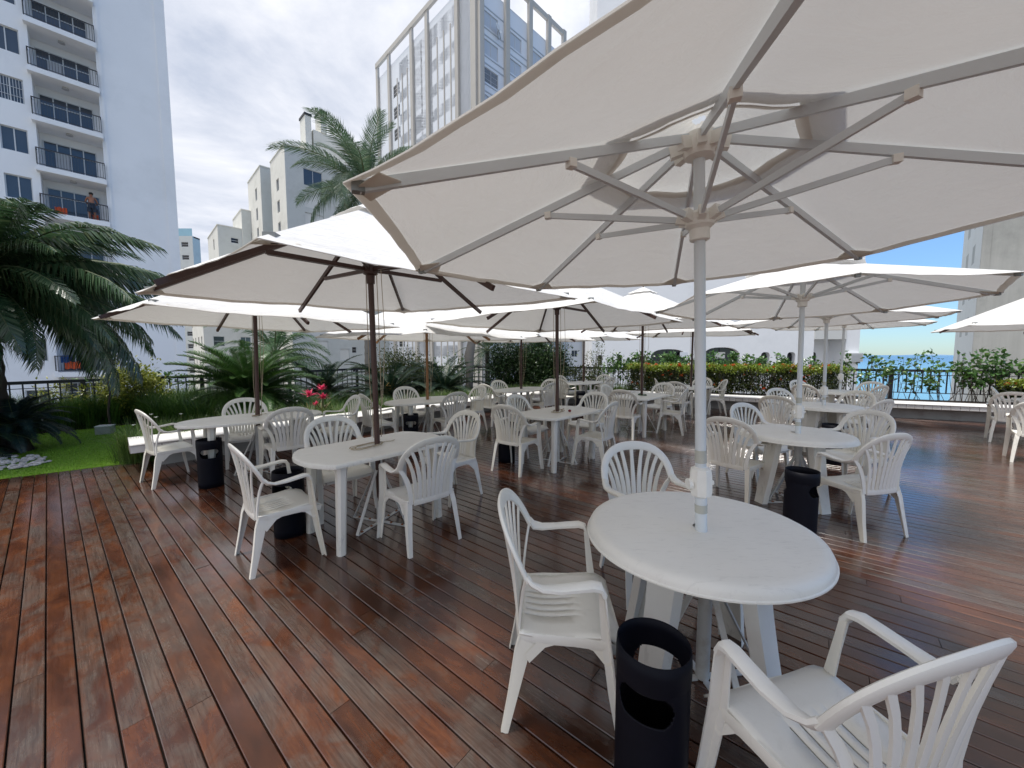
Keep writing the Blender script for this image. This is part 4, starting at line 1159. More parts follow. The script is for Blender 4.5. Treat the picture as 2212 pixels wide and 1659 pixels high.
def umbrella_wood(wood):
    t = thing('parasol', '', 'parasol'); H = 2.80; D = .735; a0 = R(7)
    RC_, RM = 1.86, 1.345
    rim = [RC_ if k_ % 2 == 0 else RM for k_ in range(8)]
    m = MB(); canopy(m, rim, 0, D, 1, a0, .012, .0, 1.0, H); m.build('canopy', M['fabric'], t, True)
    m = MB(); canopy(m, rim, 0, D, 1, a0, .012, .972, 1.0, H - .004, 0, 1); m.build('hem', M['fabric_pocket'], t, True)
    m = MB(); canopy(m, [v for v in rim], 0, D, 1, a0, .0, .0, .17, H, .035, 4); m.build('vent_cap', M['fabric'], t, True)
    m = MB(); m.tube([(0, 0, .05), (0, 0, H - .04)], .0245, 14); m.build('pole', M[wood], t, True)
    m = MB(); m.lathe([(.03, H - .14), (.06, H - .13), (.062, H - .06), (.03, H - .05)], 12); m.build('hub', M[wood], t, True)
    zl = H - .515
    m = MB(); m.lathe([(.034, zl - .12), (.036, zl - .05), (.06, zl - .04), (.062, zl + .03), (.03, zl + .04)], 14); m.build('runner', M[wood], t, True)
    m = MB(); m.lathe([(.012, H + .03), (.02, H + .05), (.012, H + .07)], 8); m.build('finial', M[wood], t, True)
    for k_ in range(8):
        a = a0 + k_ * PI / 4; d_ = Vector((math.cos(a), math.sin(a), 0)); z = Vector((0, 0, 1)); r_ = rim[k_] * (.93 if k_ % 2 == 0 else 1.045)
        top = d_ * .05 + z * (H - .075); end = d_ * r_ + z * (H - D * r_ / rim[k_] - .028)
        MB().bar(top, end, .024, .036).build('rib', M[wood], t)
        jt = top + (end - top) * (.46 if k_ % 2 == 0 else .56) - z * .03
        MB().bar(d_ * .05 + z * zl, jt, .022, .032).build('strut', M[wood], t)
        if k_ % 2 == 0:
            q = MB(); sd3 = Vector((-d_.y, d_.x, 0)); e = d_ * (RC_ - .02) + z * (H - D - .014)
            I_ = d_ * (RC_ - .17) + z * (H - D * (RC_ - .17) / RC_ - .012)
            pts = [e, e - d_ * .13 + sd3 * .11 + z * .0, I_, e - d_ * .13 - sd3 * .11 + z * .0]
            for v in (1, 3): pts[v].z = H - D + .012
            q.add([p for p in pts] + [p - z * .004 for p in pts], [(0, 1, 2, 3), (7, 6, 5, 4)]); q.build('corner_pocket', M['fabric_pocket'], t)
            q = MB(); q.bar(end + z * .012 - d_ * .03, end + z * .012 + d_ * .035, .05, .025); q.build('rib_bracket', M['bracket'], t)
    # cords hanging from the runner
    q = MB(); pts = [(.05, 0, H - .2), (.052, .01, 1.9), (.05, .01, 1.2), (.03, .03, .80)]; q.tube(pts, .0035, 5)
    q.tube([(-.045, .02, H - .3), (-.05, .02, 2.0), (-.045, 0, 1.3), (-.03, 0, .95), (-.028, -.01, .8)], .0035, 5); q.tube([(.10, -.03, H - .42), (.115, -.03, 1.7), (.06, .0, 1.1)], .003, 5)
    q.build('cord', M['rope'], t)
    return t


def stand(label, x, y, rz):
    t = thing('parasol_stand', label, 'stand', (x, y, 0), rz, 'white steel stands bolted to the deck')
    if stand.proto is None:
        m = MB(); m.lathe([(.031, .006), (.031, .60)], 16); a = m.build('sleeve', M['white_steel'], t, True); stand.proto = [(a.data, 'sleeve', None, [])]
        b_ = MB(); b_.bar((.025, 0, .50), (.30, 0, .012), .028, .006, (0, 1, 0)); b_ = MB()
        b_.obox((0, 0, 0), (1, 0, 0), (0, 1, 0), (0, 0, 1), (.03, .30), (-.015, .015), (.001, .008))
        d_ = Vector((.27, 0, -.50)).normalized(); n_ = Vector((.50, 0, .27)).normalized()
        b_.obox((.03, 0, .508), d_, (0, 1, 0), n_, (0, .568), (-.014, .014), (-.003, .003)); bm_ = b_.mesh('brace', M['white_steel'])
        bt_ = MB().lathe([(.012, .008), (.012, .013), (.006, .018)], 8).mesh('bolt', M['rust'])
        for ch in list(t.children): pass
        stand.meshes = (a.data, bm_, bt_); stand.first = a
    else: inst(stand.meshes[0], 'sleeve', t)
    stand.proto = 1
    for k_ in range(4):
        o = inst(stand.meshes[1], 'brace', t, Matrix.Rotation(k_ * PI / 2 + PI / 4, 4, 'Z'))
        for xx in (.12, .24): inst(stand.meshes[2], 'bolt', o, Matrix.Translation((xx, 0, 0)))
    return t
stand.proto = None

UP = {  # key: x, y at table height, extra height, rotation offset, tilt x, tilt y
    'W1': (.882, 1.722, -.02, 1.8, -.045, -.004), 'W2': (2.98, 3.93, -.03, -4, .0, .03), 'W3': (5.04, 6.13, -.02, 5, -.02, .01), 'W4': (7.33, 8.50, .07, 3, .0, .0),
    'B1': (-1.226, 3.424, .0, 0, -.002, -.03), 'B2': (-3.40, 5.06, -.10, 2, .015, .01), 'B3': (-1.535, 6.91, -.22, 5, 0, 0), 'B4': (.654, 5.46, -.05, -3, -.01, .02),
    'B5': (.22, 9.08, -.17, 2, 0, 0), 'B6': (2.16, 11.5, -.05, 0, 0, 0), 'B7': (2.62, 7.68, .05, -3, -.01, 0), 'B8': (4.58, 9.74, .0, 4, 0, 0), 'R1': (9.4, 6.6, -.03, 0, 0, 0)}
UL = dict(W1='nearest large white octagonal parasol on white metal pole overhead', W2='second white octagonal parasol in the right row, just behind the overhead one', W3='third white octagonal parasol in the right row', W4='farthest white octagonal parasol of the right row',
          B1='nearest square parasol on a dark wood pole with hanging cords', B2='leftmost square parasol on a dark wood pole near the lawn', B3='square parasol with pale wood pole and ribs behind the nearest two', B4='square dark-pole parasol over the table in mid deck',
          B5='square dark-pole parasol in front of the palm trunk, back left', B6='farthest square dark-pole parasol, near the black railing', B7='square dark-pole parasol over the table with green cord', B8='square dark-pole parasol before the orange flower hedge', R1='white parasol jutting in from the right edge')
uc = {}
for k_, (x, y, dz, ro, tx, ty) in UP.items():
    kind = 'W' if k_[0] == 'W' else ('P' if k_ == 'B3' else 'D')
    if kind not in uc: uc[kind] = umbrella_white() if kind == 'W' else umbrella_wood('palewood' if kind == 'P' else 'darkwood'); o = uc[kind]
    else: o = copy_tree(uc[kind])
    sc = 1 + dz / 2.7
    o.rotation_euler = Vector((tx, ty, 1)).to_track_quat('Z', 'Y').to_euler() if (tx or ty) else (0, 0, 0)
    q = Vector((tx, ty, 1)).normalized().to_track_quat('Z', 'Y')
    o.rotation_mode = 'QUATERNION'
    base_q = Vector((0, 0, 1)).rotation_difference(Vector((tx, ty, 1)).normalized()) @ Matrix.Rotation(R(ro), 3, 'Z').to_quaternion()
    o.rotation_quaternion = base_q
    o.location = (x - tx * .735, y - ty * .735, 0.0 + dz * 1.0 if kind != 'W' else 0.0 + dz)
    if k_ == 'W1': o.scale = (.975, .975, .98)
    tag(o, UL[k_], 'parasol', 'parasols over the tables')
    if k_ != 'R1': stand('white steel four-leg parasol stand under ' + TD[k_], x - tx * .735, y - ty * .735, R(rnd.uniform(0, 25) + (30 if kind == 'W' else 10)))


# bins -----------------------------------------------------------------
def bin_proto():
    t = thing('litter_bin', '', 'litter bin'); r_, h = .122, .56; n = 120
    zs = [0, .06, .16, .26, .33] + [.345 + .005 * i for i in range(25)] + [.475, .52, .56]
    m = MB()
    for z in zs:
        for j in range(n): a = 2 * PI * j / n; rr_ = r_ * (1.0 if z < .472 or z > .558 else 1.02); m.v.append((rr_ * math.cos(a), rr_ * math.sin(a), z))
    def hole(j, z):
        for c0 in (0, PI):
            a = (2 * PI * (j + .5) / n - c0 + PI) % (2 * PI) - PI; x = a * r_; w_ = .100; hr = .052
            zc = .405 + .0 * x
            dx = max(abs(x) - (w_ - hr), 0)
            if dx * dx + (z - zc) ** 2 < hr * hr: return True
        return False
    for i in range(len(zs) - 1):
        for j in range(n):
            if hole(j, (zs[i] + zs[i + 1]) / 2): continue
            a = i * n + j; b_ = i * n + (j + 1) % n; m.f.append((a, b_, b_ + n, a + n))
    o = m.build('body', M['bin'], t, True); sm = o.modifiers.new('s', 'SOLIDIFY'); sm.thickness = .004; sm.offset = -1
    MB().lathe([(.005, .01), (r_ - .006, .01), (r_ - .006, .02), (.005, .02)], 32).build('base_plate', M['bin'], t)
    MB().lathe([(r_ - .012, .03), (r_ - .012, .34), (r_ - .014, .34), (r_ - .014, .03)], 40, cap=False).build('inner_liner', M['black'], t, True)
    return t
bp = bin_proto(); bpy.context.view_layer.update(); bake(bp)
bins = [(.49, 1.25, 236, 'black cylindrical litter bin in the foreground by the nearest round table'), (2.50, 3.22, 305, 'black litter bin in front of the second round table'), (-1.93, 3.22, 90, 'black litter bin behind the chair at the nearest bow-ended table'),
        (-3.56, 4.42, 129, 'black litter bin at the near end of the lawn-side oval table'), (-.08, 5.50, 60, 'black litter bin behind the left chair of the middle table'), (-1.69, 6.32, 105, 'black litter bin before the oval table under the pale wood parasol'),
        (4.57, 5.38, 70, 'black litter bin just behind the second round table'), (1.86, 10.3, 80, 'black litter bin at the farthest oval table'), (6.55, 7.75, 80, 'black litter bin behind the third round table')]
for i, (x, y, a, lab) in enumerate(bins):
    o = bp if i == 0 else copy_tree(bp); o.location = (x, y, 0); o.rotation_euler = (0, 0, R(a)); tag(o, lab, 'litter bin', 'black litter bins beside the tables')

# cords lying on the tables
def cord(x, y, label, mat='rope', r_=.11, seed=1, turns=3):
    rr_ = random.Random(seed); pts = []
    for i in range(turns * 14):
        a = i / 14 * 2 * PI; q = r_ * (.55 + .45 * math.sin(i * .31 + seed) ** 2); pts.append((q * 1.5 * math.cos(a) + .01 * math.sin(i), q * .7 * math.sin(a), .742 + .0015 * (i // 14) + .004 * abs(math.sin(i * .7))))
    for i in range(8): pts.append((r_ * 1.5 + .02 * i, .02 * math.sin(i), .7415))
    m = MB(); m.tube(pts, .0035, 5); o = m.build('cord_coil', M[mat]); o.location = (x, y, 0); o.rotation_euler = (0, 0, R(35 + seed * 11)); return tag(o, label, 'cord')
cord(-1.29, 3.33, 'loose cream cord lying on the nearest bow-ended table', r_=.12, seed=2)
cord(-3.40, 5.03, 'brown cord wound at the parasol pole on the lawn-side oval table', r_=.05, seed=5, turns=4)
cord(.66, 5.42, 'cream cord with a red knob on the middle table', r_=.12, seed=3)
cord(2.62, 7.64, 'green cord lying round the pole on the table beyond the middle one', 'green_rope', .12, 4, 4)
m = MB(); m.lathe([(.006, .737), (.02, .745), (.024, .757), (.016, .77), (.005, .775)], 12); o = m.build('red_knob', plain('red_knob', (.18, .02, .02), .5)); o.location = (.82, 5.38, 0); tag(o, 'small dark red knob on the middle table beside its cord', 'knob')


# ------------------------------------------------------------------ plants
def frond_mesh(name, mat, L, droop, nl, ll, lw, vee=.5, ldroop=.5, stiff=1.0, seed=0, start=.15, curl=0.0, taper=True):
    """arching frond lying along +X from the origin: rachis and leaflets"""
    r2 = np.random.RandomState(seed); V = []; F = []
    n = 24; ts = np.linspace(0, 1, n); ang = -droop * ts ** 1.5 * 1.0
    dx = np.cos(ang) * L / (n - 1); dz = np.sin(ang) * L / (n - 1)
    X = np.concatenate([[0], np.cumsum(dx[1:])]); Z = np.concatenate([[0], np.cumsum(dz[1:])])
    # rachis as a thin 3-sided tube
    m = MB(); m.tube([(X[i], 0, Z[i]) for i in range(0, n, 3)] + [(X[-1], 0, Z[-1])], [.014 * (1 - .8 * i / 8) * max(L, .8) / 1.6 for i in range(len(range(0, n, 3)) + 1)], 4)
    V0 = np.array(m.v); F0_ = [f for f in m.f if len(f) == 4]
    tt = np.repeat(np.linspace(start, .995, nl), 2); side = np.tile([1, -1], nl); N_ = len(tt)
    tt = np.clip(tt + r2.uniform(-.004, .004, N_), 0, 1)
    px = np.interp(tt, ts, X); pz = np.interp(tt, ts, Z); an = np.interp(tt, ts, ang)
    tx_, tz_ = np.cos(an), np.sin(an)
    prof_ = np.sin(np.clip((tt - start) / (1 - start) * .88 + .1, 0, 1) * PI) ** .55 if taper else np.ones(N_)
    le = ll * prof_ * r2.uniform(.85, 1.1, N_)
    fw = .35 + .75 * tt ** 1.5
    up = vee + r2.uniform(-.12, .12, N_)
    T_ = np.stack([tx_, np.zeros(N_), tz_], 1); Nn = np.stack([-tz_, np.zeros(N_), tx_], 1); Sd = np.stack([np.zeros(N_), side, np.zeros(N_)], 1)
    D = norm(T_ * fw[:, None] + Sd * 1.0 + Nn * up[:, None])
    P0 = np.stack([px, np.zeros(N_), pz], 1)
    g = np.array([[0, 0, -1.]]); ld = (ldroop * r2.uniform(.7, 1.3, N_))[:, None]
    p1 = P0 + D * le[:, None] * .45 + g * le[:, None] * ld * .12; p2 = P0 + D * le[:, None] * .95 * (1 - .25 * ld) + g * le[:, None] * ld * .62
    Wd = norm(np.cross(D, Nn)) * 0 + T_ ; wv = T_ * (lw / 2)
    V1 = np.stack([P0 - wv * .7, P0 + wv * .7, p1 + wv, p1 - wv, p2], 1).reshape(-1, 3)
    k_ = len(V0) + np.arange(N_)[:, None] * 5
    tri = np.concatenate([k_ + [0, 1, 2], k_ + [0, 2, 3], k_ + [3, 2, 4]], 0)
    me = bpy.data.meshes.new(name); me.from_pydata(np.concatenate([V0, V1]).tolist(), [], [tuple(f) for f in F0_] + tri.tolist()); me.materials.append(mat); me.materials.append(M['rachis'])
    mi = np.zeros(len(me.polygons), dtype=np.int32); mi[:len(F0_)] = 1; me.polygons.foreach_set('material_index', mi); me.update(); return me


def palm(name, label, cat, x, y, z, hgt, trunk_r, frs, n, el0, el1, barkm='bark', seed=1, lean=(0, 0), az0=0, az1=360, ball=None, sc=(1, 1)):
    r2 = random.Random(seed); t = thing(name, label, cat, (x, y, z))
    if hgt > .05:
        m = MB(); pts = []; rs = []
        N_ = max(6, int(hgt / .12))
        for i in range(N_ + 1):
            v = i / N_; pts.append((lean[0] * v * v, lean[1] * v * v, hgt * v)); rs.append(trunk_r * (1.15 - .25 * v + (.10 if i % 2 else 0) + .25 * math.exp(-v * 12)))
        m.tube(pts, rs, 12); m.build('trunk', M[barkm], t, True)
    for i in range(n):
        v = (i + .5) / n; el = R(el0 + (el1 - el0) * v ** .9 + r2.uniform(-5, 5)); az = R(az0 + (az1 - az0) * ((i * .618034) % 1)) + r2.uniform(-.12, .12)
        me = frs[min(len(frs) - 1, int(v * len(frs)))] if len(frs) > 1 else frs[0]
        s_ = r2.uniform(*sc) if sc[0] != sc[1] else 1
        mt = Matrix.Translation((lean[0] + .02 * math.cos(az), lean[1] + .02 * math.sin(az), hgt - .02)) @ Matrix.Rotation(az, 4, 'Z') @ Matrix.Rotation(-el, 4, 'Y') @ Matrix.Rotation(r2.uniform(-.3, .3), 4, 'X') @ Matrix.Scale(s_, 4)
        inst(me, 'frond', t, mt)
    return t


pl1 = frond_mesh('frond', M['palmleaf'], 2.4, 1.15, 84, .42, .034, .15, 1.5, seed=1)
pl2 = frond_mesh('frond', M['palmleaf'], 2.6, 1.05, 84, .42, .034, .15, 1.4, seed=2)
pl3 = frond_mesh('frond', M['palmleaf'], 2.2, 1.25, 76, .40, .032, .25, 1.1, seed=3)
bigpalm = palm('date_palm', 'big dark drooping palm at the left edge above the lawn', 'palm tree', -8.2, 5.95, -.02, 2.75, .17, [pl3, pl2, pl2, pl1], 108, 60, -18, 'bark', 4, (.0, .0), sc=(.85, 1.1))
c1 = frond_mesh('frond', M['cocoleaf'], 3.6, 1.15, 104, .90, .034, .40, .8, seed=4); c2 = frond_mesh('frond', M['cocoleaf'], 3.5, 1.8, 100, .85, .034, .25, 1.2, seed=5); c3 = frond_mesh('frond', M['cocoleaf'], 3.2, .8, 96, .80, .032, .5, .5, seed=6)
palm('coconut_palm', 'coconut palm rising behind the nearest wooden parasol', 'palm tree', -5.0, 13.4, 0, 7.3, .13, [c3, c1, c1, c2], 26, 84, -18, 'barkpale', 6, (-.05, .3), sc=(.66, .86))
cy1 = frond_mesh('frond', M['cycadleaf'], 2.0, .95, 84, .30, .026, .45, .15, seed=7, start=.10); cy2 = frond_mesh('frond', M['cycadleaf'], 1.95, 1.3, 80, .30, .026, .35, .3, seed=8, start=.10)
palm('sago_palm', 'large green sago palm behind the leftmost wooden parasol', 'cycad', -6.35, 9.2, 0, .5, .2, [cy1, cy1, cy2, cy2], 120, 82, -12, 'bark', 9, sc=(.68, .92))
cd1 = frond_mesh('frond', M['cycaddark'], 1.7, 1.1, 66, .27, .024, .35, .3, seed=10, start=.12)
def cone(x, y, z, lab):
    m = MB(); m.lathe([(.04, 0), (.13, .05), (.15, .15), (.12, .26), (.04, .32)], 16); o = m.build('cycad_cone', M['cone'], None, True); return o
for i, (x, y, az, lab) in enumerate([(-6.0, 12.2, 0, 'dark sago palm with an orange cone right of the pink bromeliads'), (-3.6, 11.3, 50, 'dark sago palm with an orange cone behind the pale wood parasol table'), (-2.2, 12.2, 100, 'low dark sago palm left of the leaning palm trunk')]):
    t = palm('sago_palm', lab, 'cycad', x, y, 0, .35, .2, [cd1], 44, 70, -8, 'bark', 20 + i, sc=(.85, 1.1))
    if i < 2: o = cone(0, 0, 0, ''); o.parent = t; o.location = (0, 0, .42); tag(o); o.name = 'cone'
bf1 = frond_mesh('frond', M['bluefern'], 1.25, 1.2, 56, .25, .026, .3, .4, seed=12)
palm('blue_cycad', 'low dark blue-green cycad at the left edge beside the lawn', 'cycad', -7.95, 6.05, 0, .45, .12, [bf1], 54, 78, -10, 'bark', 31, sc=(.5, .68))
palm('sago_palm', 'very dark cycad at the far left edge in front of the palm trunk', 'cycad', -8.3, 5.55, 0, .25, .12, [cd1], 44, 75, -12, 'bark', 32, sc=(.5, .65))
lp1 = frond_mesh('frond', M['lightpalm'], 2.3, 1.5, 56, .5, .030, .3, .9, seed=13)
palm('feathery_palm', 'pale green feathery palm behind the sago palm', 'palm tree', -7.8, 12.6, 0, 1.6, .09, [lp1], 22, 80, -5, 'barkpale', 33, sc=(.85, 1.1))
sp1 = frond_mesh('frond', M['palmleaf'], 1.35, 1.1, 44, .30, .016, .35, .5, seed=14)
palm('small_palm', 'small palm with round head beside the leaning trunk', 'palm tree', -1.0, 15.6, -.0, 1.75, .09, [sp1], 32, 85, -25, 'bark', 34)
# bare trunk of a palm whose head is hidden by the parasols
t = thing('palm_trunk', 'rough grey palm trunk with hanging plants at back centre', 'palm tree', (-1.5, 13.2, 0))
m = MB(); m.tube([(0, 0, 0), (.02, 0, .6), (.05, 0, 1.1), (.02, 0, 1.5), (.10, 0, 1.9), (.16, 0, 2.6), (.2, 0, 4.2)], [.15, .13, .13, .17, .14, .13, .11], 12); m.build('trunk', M['barkpale'], t, True)
for i in range(14): inst(c3, 'frond', t, Matrix.Translation((.2, 0, 4.15)) @ Matrix.Rotation(i * 2.4, 4, 'Z') @ Matrix.Rotation(-R(75 - i * 6), 4, 'Y') @ Matrix.Scale(.5, 4))
m = MB(); m.tube([(.02, -.15, .95), (.05, -.16, 1.0), (.08, -.15, .97)], .03, 6); m.build('orchid_pot', M['black'], t)


def shrub(name, label, cat, x, y, z, rx, ry, rz_, n, size, mat, seed=1, stems=10, clumps=26, hole=.0, ww=.45, updir=.6, group=None, stemh=None, dens_=.16):
    r2 = np.random.RandomState(seed); t = thing(name, label, cat, (x, y, z), 0, group)
    # clump centres over the crown volume, uneven outline
    u = norm(r2.normal(size=(clumps, 3))); rad = r2.uniform(.45, 1.0, clumps) ** .6
    cc = u * rad[:, None] * np.array([rx, ry, rz_]) * r2.uniform(.8, 1.08, (clumps, 1)); cc[:, 2] += rz_
    cc[:, 2] = np.maximum(cc[:, 2], .05)
    per = n // clumps; P = []; D = []
    for c_ in cc:
        s_ = np.array([rx, ry, rz_]) * r2.uniform(dens_, dens_ * 2.0)
        q = r2.normal(size=(per, 3)) * s_ * .62; P.append(c_ + q); D.append(norm(q) + r2.normal(size=(per, 3)) * .6)
    P = np.concatenate(P); D = np.concatenate(D); D[:, 2] += updir * .6; P[:, 2] = np.maximum(P[:, 2], .02)
    U = norm(r2.normal(size=P.shape) * .5 + np.array([0, 0, 1.]))
    V, F_ = leaves(P, D, U, size * r2.uniform(.7, 1.25, len(P)), size * ww * r2.uniform(.8, 1.2, len(P)))
    inst(npmesh('foliage', V, F_, mat), 'foliage', t)
    m = MB()
    for i in range(stems):
        c_ = cc[r2.randint(clumps)]; b0 = Vector((r2.uniform(-.25, .25) * rx, r2.uniform(-.25, .25) * ry, 0)); e = Vector(c_); mid = b0.lerp(e, .5) + Vector((r2.uniform(-.08, .08), r2.uniform(-.08, .08), .05))
        m.tube([b0, mid, e], [.011, .008, .004], 5)
    m.build('stem', M['twig'], t)
    return t


shrub('croton', 'yellow-green croton bush in front of the railing at left', 'shrub', -8.75, 8.8, .15, .62, .4, .56, 5200, .085, M['croton'], 41, 24, 46, dens_=.22)
shrub('croton', 'yellow-green bush at the railing left of the young tree', 'shrub', -9.6, 8.3, 0, .8, .3, .50, 900, .08, M['croton'], 42, 20, 20, dens_=.16)
shrub('croton', 'yellow-leaved bush half hidden behind the big left palm', 'shrub', -10.4, 7.2, 0, .7, .3, .5, 700, .08, M['croton'], 43, 16, 18)
shrub('shrub', 'olive rounded shrub behind the pale wood parasol', 'shrub', -3.9, 13.4, .0, 1.1, .7, .80, 9500, .085, M['olive'], 44, 26, 70, dens_=.2)
shrub('shrub', 'loose mid green shrub left of the palm trunk', 'shrub', -2.3, 13.3, .0, .85, .6, .72, 2600, .095, M['seagrape'], 45, 26, 34)
shrub('shrub', 'dark green shrub under the loose shrub at back centre', 'shrub', -2.6, 12.4, .0, .9, .5, .45, 2200, .09, M['shrub'], 49, 16, 34)
shrub('tall_shrub', 'large dark rounded tree at back centre', 'tree', 1.05, 14.0, .0, 1.05, .7, 1.10, 17000, .105, M['shrub'], 46, 20, 120, dens_=.2)
shrub('tall_shrub', 'dark bushy tree just left of the large rounded tree', 'tree', -.1, 14.3, .0, .8, .6, .95, 9500, .10, M['shrub'], 47, 20, 70, dens_=.2)
shrub('light_shrub', 'thin yellow-green shrub before the railing at centre', 'shrub', 2.55, 13.1, .2, .72, .4, .55, 1500, .085, M['olive'], 48, 26, 26)
shrub('light_shrub', 'wispy tall shrub before the white building corner', 'shrub', 3.1, 14.1, .1, .55, .4, .95, 700, .07, M['olive'], 50, 26, 22, dens_=.12)

# young tree and its concrete block
t = thing('sapling', 'thin young tree with few yellow leaves beside the concrete block', 'tree', (-8.45, 7.95, 0))
m = MB(); m.tube([(0, 0, 0), (-.03, 0, .35), (.04, 0, .75), (.0, 0, 1.15), (.02, 0, 1.45)], [.022, .02, .017, .013, .008], 7); m.build('trunk', M['twig'], t, True)
m = MB(); tips = []
for i in range(9):
    a = i * 2.3; r_ = .12 + .14 * ((i * 7) % 5) / 5; e = Vector((r_ * math.cos(a), r_ * math.sin(a), 1.5 + .12 * (i % 3))); m.tube([(.02, 0, 1.25 + .02 * i), e * .6 + Vector((0, 0, .58)), e], [.006, .004, .003], 5); tips.append(e)
m.build('branch', M['twig'], t)
P = np.array([tuple(tips[i % 9]) for i in range(54)]) + nr.normal(size=(54, 3)) * .02; D = nr.normal(size=(54, 3)) + [0, 0, .3]
V, F_ = leaves(P, D, np.tile([0, 0, 1.], (54, 1)) + nr.normal(size=(54, 3)) * .2, nr.uniform(.10, .16, 54), nr.uniform(.04, .05, 54)); inst(npmesh('foliage', V, F_, M['croton']), 'foliage', t)
t = thing('concrete_block', 'small square concrete block standing on the lawn', 'block', (-8.0, 7.42, 0), R(25))
MB().box((-.11, .11), (-.10, .10), (-.01, .15)).build('block', M['conc'], t); MB().box((-.115, .115), (-.105, .105), (.151, .165)).build('cap', M['benchtop'], t)

# pebbles round the palm base
b = MB(); r2 = random.Random(5)
for i in range(420):
    a = r2.uniform(0, 6.28); q = .85 * math.sqrt(r2.random()); x = -7.62 + q * 1.15 * math.cos(a); y = 5.28 + q * .55 * math.sin(a); s_ = r2.uniform(.018, .042)
    b.lathe([(s_ * .55, .0), (s_, s_ * .35), (s_ * .8, s_ * .8), (s_ * .2, s_ * 1.0)], 7, (x, y))
o = b.build('pebbles', M['pebble'], None, True); tag(o, 'pale pebbles heaped round the foot of the big palm', 'pebbles', kind='stuff')

# border grasses
def grassbed(name, label, poly, n, h0, h1, w0, w1, mat, zb=0.0, lean=.35, clump=.12):
    cen = scatter(poly, n / 12 * 1.0); 
    if len(cen) == 0: return
    idx = nr.randint(0, len(cen), n); P2 = cen[idx] + nr.normal(size=(n, 2)) * clump * .4; P = np.c_[P2, np.full(n, zb)]
    az = np.arctan2(P2[:, 1] - cen[idx][:, 1], P2[:, 0] - cen[idx][:, 0]) + nr.normal(size=n) * .5
    hs_ = nr.uniform(h0, h1, n) * nr.uniform(.7, 1.1, len(cen))[idx]
    V, F_ = blades(P, hs_, nr.uniform(w0, w1, n), nr.uniform(0, lean, n), nr.uniform(.05, .45, n), az)
    return tag(inst(npmesh(name, V, F_, mat), name), label, 'grass', kind='stuff')
ob = offset(benchF, .68); oc = offset(benchF, 1.35)
grassbed('border_grass', 'tall dark strap-leaved grass behind the lawn', [(-12, 4.3), (-9.4, 7.4), (-8.5, 8.5), (-6.3, 7.5), (-5.6, 8.6), (-6.4, 10.3), (-8.3, 10.0), (-9.9, 7.9), (-12.6, 4.6)], 34000, .50, .88, .007, .014, M['grass'])
grassbed('border_grass', 'light green strap-leaved grass along the back of the left bench', ob[:7] + oc[:7][::-1], 26000, .38, .66, .005, .011, M['liriope'])
grassbed('border_grass', 'dark low grass under the shrubs at back centre', oc[1:7] + [(-.0, 13.6), (-3.2, 14.4), (-5.3, 12.8), (-7.4, 10.2)], 22000, .25, .55, .006, .012, M['grass'])
grassbed('border_grass', 'tuft of arching grass at the lawn end of the bench', [(-5.6, 5.35), (-5.35, 5.6), (-5.0, 6.1), (-5.5, 6.3), (-5.8, 5.8)], 1500, .3, .55, .005, .010, M['liriope'], lean=.7)
grassbed('border_grass', 'thin grass behind the right bend of the bench', [(1.7, 12.7), (4.0, 12.5), (4.2, 13.0), (1.8, 13.6)], 2500, .3, .5, .005, .01, M['liriope'], .2)
# white lily flowers in the grass
for i in range(16):
    v = rnd.random() * 5.5; k_ = int(v); f = v - k_; p = Vector(ob[k_]).lerp(Vector(ob[k_ + 1]), f) + Vector((rnd.uniform(-.5, .0), rnd.uniform(.0, .5)))
    if i > 10: p = Vector((rnd.uniform(-9.4, -6.5), rnd.uniform(8.4, 9.2)))
    t = thing('white_flower', 'small white flower on a thin stalk in the border grass', 'flower', (p.x, p.y, 0), rnd.random() * 6, 'white flowers in the border grass')
    h_ = rnd.uniform(.38, .66)
    if i == 0:
        q = MB(); q.tube([(0, 0, 0), (.01, 0, 1)], .003, 4); stm = q.mesh('stalk', M['rachis'])
        q = MB()
        for j in range(6): a = j * PI / 3; q.add([(0, 0, 0), (.012 * math.cos(a - .5), .012 * math.sin(a - .5), .012), (.03 * math.cos(a), .03 * math.sin(a), .018), (.012 * math.cos(a + .5), .012 * math.sin(a + .5), .012)], [(0, 1, 2, 3)])
        ptm = q.mesh('petals', plain('petal', (.8, .8, .78), .6))
    inst(stm, 'stalk', t, Matrix.Diagonal((1, 1, h_, 1))); inst(ptm, 'petals', t, Matrix.Translation((.01, 0, h_)))

# pink bromeliads
def brom(x, y, h_, s_, label):
    t = thing('bromeliad', label, 'flower', (x, y, 0), 0, 'pink bromeliads')
    n = 26; az = nr.uniform(0, 6.28, n); el = nr.uniform(.15, 1.3, n); D = np.stack([np.cos(az) * np.cos(el), np.sin(az) * np.cos(el), np.sin(el)], 1)
    V, F_ = leaves(np.tile([0, 0, h_], (n, 1)), D, np.tile([0, 0, 1.], (n, 1)), nr.uniform(.13, .20, n) * s_, nr.uniform(.035, .05, n) * s_); inst(npmesh('bloom', V, F_, M['brom']), 'bloom', t)
    D[:, 2] *= .8; V, F_ = leaves(np.tile([0, 0, h_ * .35], (n, 1)), D, np.tile([0, 0, 1.], (n, 1)), nr.uniform(.25, .38, n), nr.uniform(.04, .06, n)); inst(npmesh('leaf_rosette', V, F_, M['bromleaf']), 'leaf_rosette', t)
    m = MB(); m.tube([(0, 0, 0), (0, 0, h_)], .016, 6); m.build('stalk', M['rachis'], t)
brom(-4.32, 8.1, .66, 1.15, 'leftmost and largest pink bromeliad in the grass'); brom(-4.05, 8.1, .80, .95, 'tallest pink bromeliad, middle of the group'); brom(-3.98, 8.0, .62, 1.0, 'rightmost of the pink bromeliads in the grass'); brom(-4.12, 7.95, .48, .7, 'lowest small pink bromeliad in front')


